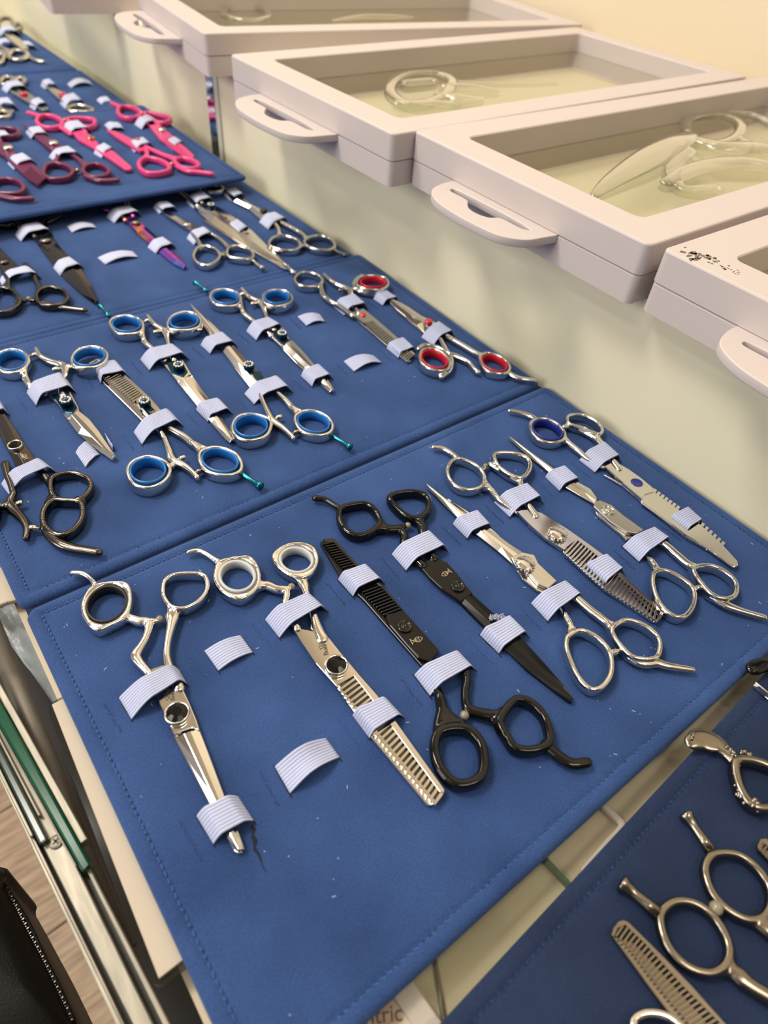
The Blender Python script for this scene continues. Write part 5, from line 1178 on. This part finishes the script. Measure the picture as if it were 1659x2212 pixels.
s.comb([(205, 1050), (292, 1140), (284, 1146), (196, 1062)], [(196, 1062), (284, 1146)], [(150, 1108), (240, 1180)], 14, 0.5, 4.5, 5.2, 'purple'); s.screw(47, 932, 5, 8, kind='dome', m='silver')
strap(P4, 'L', Z4, (-30, 880), (-15, 912), (60, 875), (93, 905), 6.5, 0.4, 0.8, 6, False, slit=False)
strap(P4, 'L', Z4, (48, 1047), (90, 1090), (180, 1010), (240, 1054), 6, 0.4, 0.8, 6, False, slit=False)
s = S4('scissors', 'dark purple shears, tips away, whole pair in view', (337, 900), 'purple')
s.blade([(146, 796), (165, 798), (200, 830), (300, 870), (380, 912), (432, 962), (380, 985), (325, 960), (240, 890)], 1.5, 4.6, 'purple_blade'); s.screw(338, 902, 5, 8, kind='dome', m='silver')
s.handle([([(275, 1090), (300, 1046), (360, 1036), (420, 1050), (466, 1085), (430, 1125), (350, 1135), (290, 1120)], 3.6)], [[(340, 1040, 5), (365, 1005, 4.4), (370, 960, 5)], [(460, 1088, 4), (485, 1090, 3)]])
s.handle([([(530, 1090), (550, 1051), (620, 1040), (680, 1065), (697, 1095), (650, 1120), (580, 1120)], 3.6)], [[(545, 1055, 5), (485, 1000, 4.6), (430, 960, 5)]]); s.rest([(545, 1118, 5, 5), (640, 1146, 5.5, 5), (750, 1142, 5, 4.6)]); s.bumper(495, 1090, 2, 'brass')
strap(P4, 'L', Z4, (163, 852), (198, 892), (285, 842), (320, 880), 5.6, 0.4, 0.8, 6, False, slit=False)
strap(P4, 'L', Z4, (313, 1007), (347, 1032), (480, 975), (537, 1012), 7, 0.4, 0.8, 6, False, slit=False)
s = S4('scissors', 'bright pink shears, long blade pointing to the camera', (580, 872), 'pink')
s.handle([([(233, 766), (260, 731), (330, 731), (385, 756), (397, 785), (350, 806), (270, 800)], 3.8)], [[(380, 800, 5.4), (450, 850, 5)], [(392, 770, 4), (412, 768, 3)]]); s.rest([(255, 735, 5, 4.6), (180, 712, 5.5, 4.6)])
s.handle([([(432, 752), (500, 746), (590, 752), (607, 780), (570, 804), (500, 790), (450, 772)], 3.8)], [[(520, 795, 5), (545, 840, 5)]]); s.bumper(414, 768, 2, 'brass')
s.blade([(462, 846), (530, 828), (600, 880), (640, 930), (720, 960), (842, 1066), (837, 1082), (800, 1082), (700, 1012), (590, 940), (500, 890)], 1.5, 4.6, 'pink_blade'); s.screw(580, 873, 4.2, 7.6, kind='dome', m='brass'); s.screw(580, 873, 1.8, 8.4, kind='dome', m='red_gem')
strap(P4, 'L', Z4, (387, 828), (442, 868), (535, 805), (592, 850), 6.5, 0.4, 0.8, 6, False, slit=False)
strap(P4, 'L', Z4, (600, 986), (652, 1015), (690, 940), (738, 972), 5.4, 0.4, 0.8, 6, False, slit=False)
s = S4('scissors', 'bright pink shears, tips away, ribbed finger rest near the case corner', (878, 885), 'pink')
s.blade([(680, 826), (740, 838), (850, 888), (920, 910), (962, 950), (890, 965), (820, 922), (740, 872)], 1.5, 4.6, 'pink_blade'); s.screw(878, 886, 4.2, 7.6, kind='dome', m='brass'); s.screw(878, 886, 1.8, 8.4, kind='dome', m='red_gem')
s.handle([([(890, 1030), (930, 1002), (1010, 1010), (1070, 1040), (1082, 1075), (1020, 1096), (940, 1095), (895, 1066)], 3.8)], [[(930, 1012, 5), (940, 975, 4.6), (930, 940, 5)], [(1075, 1055, 4), (1095, 1050, 3)]])
s.handle([([(1115, 1022), (1160, 1001), (1230, 1015), (1272, 1045), (1240, 1068), (1165, 1062)], 3.8)], [[(1130, 1015, 5.4), (1050, 985, 5.4), (970, 950, 5), (910, 920, 5)]]); s.rest([(1135, 1058, 5, 5), (1200, 1085, 5.5, 5), (1270, 1092, 5, 4.8), (1355, 1102, 5, 4.6)]); s.bumper(1098, 1050, 2, 'brass')
strap(P4, 'L', Z4, (666, 802), (702, 838), (782, 808), (805, 842), 4, 0.4, 0.8, 6, False, slit=False)
strap(P4, 'L', Z4, (823, 937), (862, 980), (945, 915), (987, 945), 6.5, 0.4, 0.8, 6, False, slit=False)
s = S4('thinning_scissors', 'bright pink thinning scissors at the right edge of the raised case', (1035, 818), 'pink')
s.handle([([(753, 706), (770, 673), (840, 675), (890, 700), (897, 730), (840, 746), (780, 736)], 3.8)], [[(880, 732, 5.4), (940, 785, 5)]]); s.rest([(775, 680, 4.6, 4.6), (715, 652, 5.5, 4.6)])
s.handle([([(930, 712), (1000, 720), (1088, 745), (1060, 775), (990, 766), (940, 745)], 3.8)], [[(990, 765, 5), (1020, 800, 5)]]); s.bumper(915, 724, 2, 'brass')
s.blade([(952, 800), (1010, 794), (1060, 830), (1120, 880), (1242, 992), (1237, 1007), (1190, 1007), (1100, 942), (1020, 885)], 1.5, 4.6, 'pink_blade')
s.comb([(1088, 868), (1225, 985), (1218, 992), (1080, 876)], [(1082, 872), (1218, 990)], [(1040, 892), (1185, 1000)], 18, 0.5, 4.4, 5.1, 'pink'); s.screw(1035, 820, 4.2, 7.6, kind='dome', m='silver')
strap(P4, 'L', Z4, (860, 797), (907, 830), (975, 765), (1024, 792), 6, 0.4, 0.8, 6, False, slit=False)
strap(P4, 'L', Z4, (1060, 932), (1104, 967), (1135, 898), (1182, 928), 5, 0.4, 0.8, 6, False, slit=False)
strap(P4, 'L', Z4, (618, 642), (650, 670), (700, 633), (722, 662), 3, 0.4, 0.8, 6, False, slit=False)

# ------------------------------------------------------------------ far case
G5 = 'silver scissors on the far blue case'
def S5(n, lb, at): return Scissors(n, lb, 'L', Z5, at, G5, metal='warm_silver', fine=False)
s = S5('scissors', 'ornate gold-toned shears with red screw behind the pink ones, nearer the left edge', (148, 590))
s.handle([([(0, 510), (30, 482), (75, 490), (70, 520), (20, 532)], 5), ([(90, 500), (130, 486), (157, 505), (130, 530), (95, 526)], 5)], [[(40, 530, 6), (100, 560, 6), (150, 600, 6)]])
s.blade([(60, 580), (150, 566), (250, 640), (312, 690), (270, 702), (180, 652)], 2, 5); s.screw(148, 590, 5, 8, kind='dome', m='red_gem')
strap(P5, 'L', Z5, (10, 572), (45, 598), (150, 550), (195, 590), 8, 0.4, 0.8, 6, False, slit=False); strap(P5, 'L', Z5, (188, 686), (226, 710), (272, 656), (317, 692), 7, 0.4, 0.8, 6, False, slit=False)
s = S5('scissors', 'warm silver shears with red screw, tips away, beside the far empty strap', (398, 590))
s.blade([(244, 500), (262, 515), (300, 540), (400, 586), (445, 640), (400, 650), (330, 590)], 2, 5); s.screw(398, 592, 5, 9, kind='dome', m='red_gem')
s.handle([([(430, 690), (470, 665), (540, 668), (590, 690), (560, 705), (470, 705)], 4)], [[(430, 640, 5), (460, 670, 5)]])
strap(P5, 'L', Z5, (260, 552), (291, 575), (342, 540), (377, 572), 7, 0.4, 0.8, 6, False, slit=False); strap(P5, 'L', Z5, (383, 664), (417, 699), (505, 640), (559, 684), 9, 0.4, 0.8, 6, False, slit=False)
strap(P5, 'L', Z5, (429, 540), (456, 563), (572, 517), (599, 548), 5, 0.5, 0.6, 6, False, label='empty strap', slit=False)
s = S5('scissors', 'warm silver shears half cut by the left edge, behind the purple ones', (20, 690))
s.blade([(-60, 640), (0, 655), (90, 700), (70, 725), (0, 710), (-60, 690)], 2, 5); s.handle([([(-30, 725), (10, 700), (60, 712), (50, 735), (0, 742)], 4)])
strap(P5, 'L', Z5, (-25, 672), (-10, 700), (85, 668), (126, 712), 8, 0.4, 0.8, 6, False, slit=False)
s = S5('scissors', 'dark silver shears farthest from the camera, at the top left corner', (80, 240))
s.blade([(10, 195), (60, 205), (130, 250), (185, 310), (140, 312), (60, 250)], 2, 6); s.handle([([(-20, 150), (10, 110), (60, 110), (80, 150), (40, 180)], 6), ([(90, 170), (110, 140), (135, 160), (120, 185)], 5)], [[(40, 180, 6), (60, 220, 6)]], m='dark_silver')
strap(P6, 'L', Z5, (-15, 208), (8, 232), (105, 205), (147, 238), 9, 0.4, 0.8, 6, False, slit=False); strap(P6, 'L', Z5, (128, 292), (150, 308), (205, 292), (247, 326), 6, 0.4, 0.8, 6, False, slit=False)
s = S5('scissors', 'gold-toned shears on the farthest panel with long finger rest', (90, 330))
s.handle([([(50, 350), (90, 312), (160, 322), (172, 350), (110, 372)], 6)], [[(60, 340, 5), (20, 300, 5), (-30, 270, 5)]]); s.rest([(165, 345, 6, 5), (220, 375, 6, 5), (272, 385, 6, 5)])
s.handle([([(-25, 350), (0, 315), (22, 345), (12, 380), (-10, 392)], 5)])
strap(P6, 'L', Z5, (-25, 292), (-5, 312), (65, 280), (100, 308), 8, 0.4, 0.8, 6, False, slit=False)

# ------------------------------------------------------------------ shade-darkened case, bottom right
G6 = 'scissors on the shade-darkened case'
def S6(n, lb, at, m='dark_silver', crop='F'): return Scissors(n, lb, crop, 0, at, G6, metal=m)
s = S6('scissors', 'silver shears with two thin oval rings and flared finger rests on the shade-darkened case', (783, 1530), 'dark_silver')
s.handle([([(460, 1600), (480, 1532), (558, 1486), (660, 1496), (760, 1560), (832, 1660), (868, 1770), (846, 1860), (770, 1908), (660, 1890), (560, 1820), (492, 1722)], 2.6)],
         [[(850, 1860, 7), (925, 1922, 6), (1000, 1985, 5), (1200, 2110, 5), (1500, 2350, 5)]], h=4.4, zc=3.4)
s.handle([([(725, 1290), (758, 1220), (840, 1200), (940, 1220), (1040, 1300), (1102, 1400), (1112, 1500), (1070, 1578), (980, 1595), (880, 1550), (800, 1480), (745, 1390)], 2.6)],
         [[(1000, 1590, 7), (1090, 1640, 6.4), (1200, 1725, 5), (1400, 1900, 5), (1560, 2150, 5)]], h=4.4, zc=3.4)
s.post((440, 1562), (222, 1378), 2.2, 2.9, z=3.4); s.post((750, 1190), (602, 975), 1.9, 2.7, z=3.4); s.bumper(785, 1530, 2.7, z=4.2)
V, F = [], []; a = s.c.p(455, 1572, .0034); b_ = s.c.p(425, 1545, .0034); rod(V, F, a, b_, .0019, .0019); a = s.c.p(772, 1200, .0034); b_ = s.c.p(745, 1172, .0034); rod(V, F, a, b_, .0017, .0017); s.mesh('rest_gasket', V, F, 'black_rubber')
s = S6('thinning_scissors', 'silver thinning blade with dark slots leaning into the bottom edge, on the shade-darkened case', (500, 1950), 'dark_silver')
s.blade([(168, 1690), (190, 1720), (400, 2010), (560, 2222), (900, 2600), (1000, 2560), (700, 2160), (300, 1730)], 0.6, 2.4)
s.comb([(212, 1606), (240, 1598), (270, 1612), (450, 1790), (640, 1985), (840, 2210), (1100, 2500), (1060, 2530), (800, 2200), (590, 1990), (372, 1745), (250, 1630), (205, 1650), (185, 1700), (168, 1692), (178, 1650)],
       [(235, 1620), (372, 1742), (590, 1985), (800, 2195), (1060, 2500)], [(190, 1690), (300, 1800), (440, 1985), (600, 2180), (900, 2560)], 34, 0.6, z1=4.2)
s.handle([([(300, 2215), (330, 2165), (400, 2145), (490, 2160), (560, 2205), (620, 2290), (500, 2400), (360, 2330)], 2.4)], h=4.4, m='silver')
s = S6('scissors', 'ornate silver ring handle with carved roses at the right edge, on the shade-darkened case', (930, 760), 'dark_silver')
s.handle([([(905, 665), (985, 650), (1090, 680), (1190, 740), (1210, 850), (1130, 925), (1050, 935), (985, 900), (925, 800)], 3.4)])
s.rest([(655, 545, 7.5, 3), (700, 530, 10, 2.6), (760, 545, 10, 2.6), (815, 572, 8, 3.2), (860, 620, 5, 4), (905, 670, 5, 4.6)])
V, F = [], []; random.seed(5)
for x, y, r in ((1010, 915, 2.6), (1050, 925, 2.6), (1030, 940, 2.2), (935, 860, 2.0), (950, 885, 2.0), (925, 835, 1.5), (865, 585, 1.6), (880, 610, 1.8), (895, 640, 1.8), (940, 620, 1.5), (965, 612, 1.5), (985, 628, 1.3), (900, 740, 1.4), (905, 775, 1.4), (912, 805, 1.5), (645, 528, 1.2), (655, 515, 1.1), (980, 905, 1.8)):
    c = s.c.p(x, y, 6 * MM)
    for k in range(5): ball(V, F, (c[0] + random.uniform(-1, 1) * r * .6 * MM, c[1] + random.uniform(-1, 1) * r * .6 * MM, (5.2 + random.uniform(-.6, .8)) * MM), r * 0.55 * MM, 8, 6)
s.mesh('carved_roses', V, F)
s = S6('thinning_scissors', 'rounded slotted comb tip cut by the right edge, on the shade-darkened case', (1080, 1200), 'dark_silver')
s.comb([(1045, 1122), (1080, 1118), (1150, 1180), (1400, 1420), (1380, 1440), (1130, 1195), (1060, 1145), (1035, 1190), (1028, 1165)], [(1062, 1145), (1380, 1430)], [(1032, 1180), (1330, 1480)], 16, 0.5, z1=4.2)
s.blade([(1028, 1180), (1100, 1260), (1330, 1500), (1400, 1440), (1120, 1180), (1050, 1140)], 0.5, 2.4)
s = S6('scissors', 'thin pointed silver tip entering at the right edge, on the shade-darkened case', (1060, 240), 'silver')
s.crest([(1010, 208), (1080, 275), (1180, 370), (1300, 480)], [(1016, 198), (1090, 250), (1200, 335), (1340, 440)], 0.6, 4)
s = S6('scissors', 'black curved finger rest entering at the right edge, above the pointed tip', (1050, 110), 'black_metal')
s.rest([(1010, 112, 7, 4), (1050, 95, 7.5, 4), (1100, 92, 6.5, 4.4), (1180, 140, 5, 4.6)]); s.handle([([(1180, 140), (1260, 120), (1340, 180), (1330, 260), (1240, 250)], 3)])
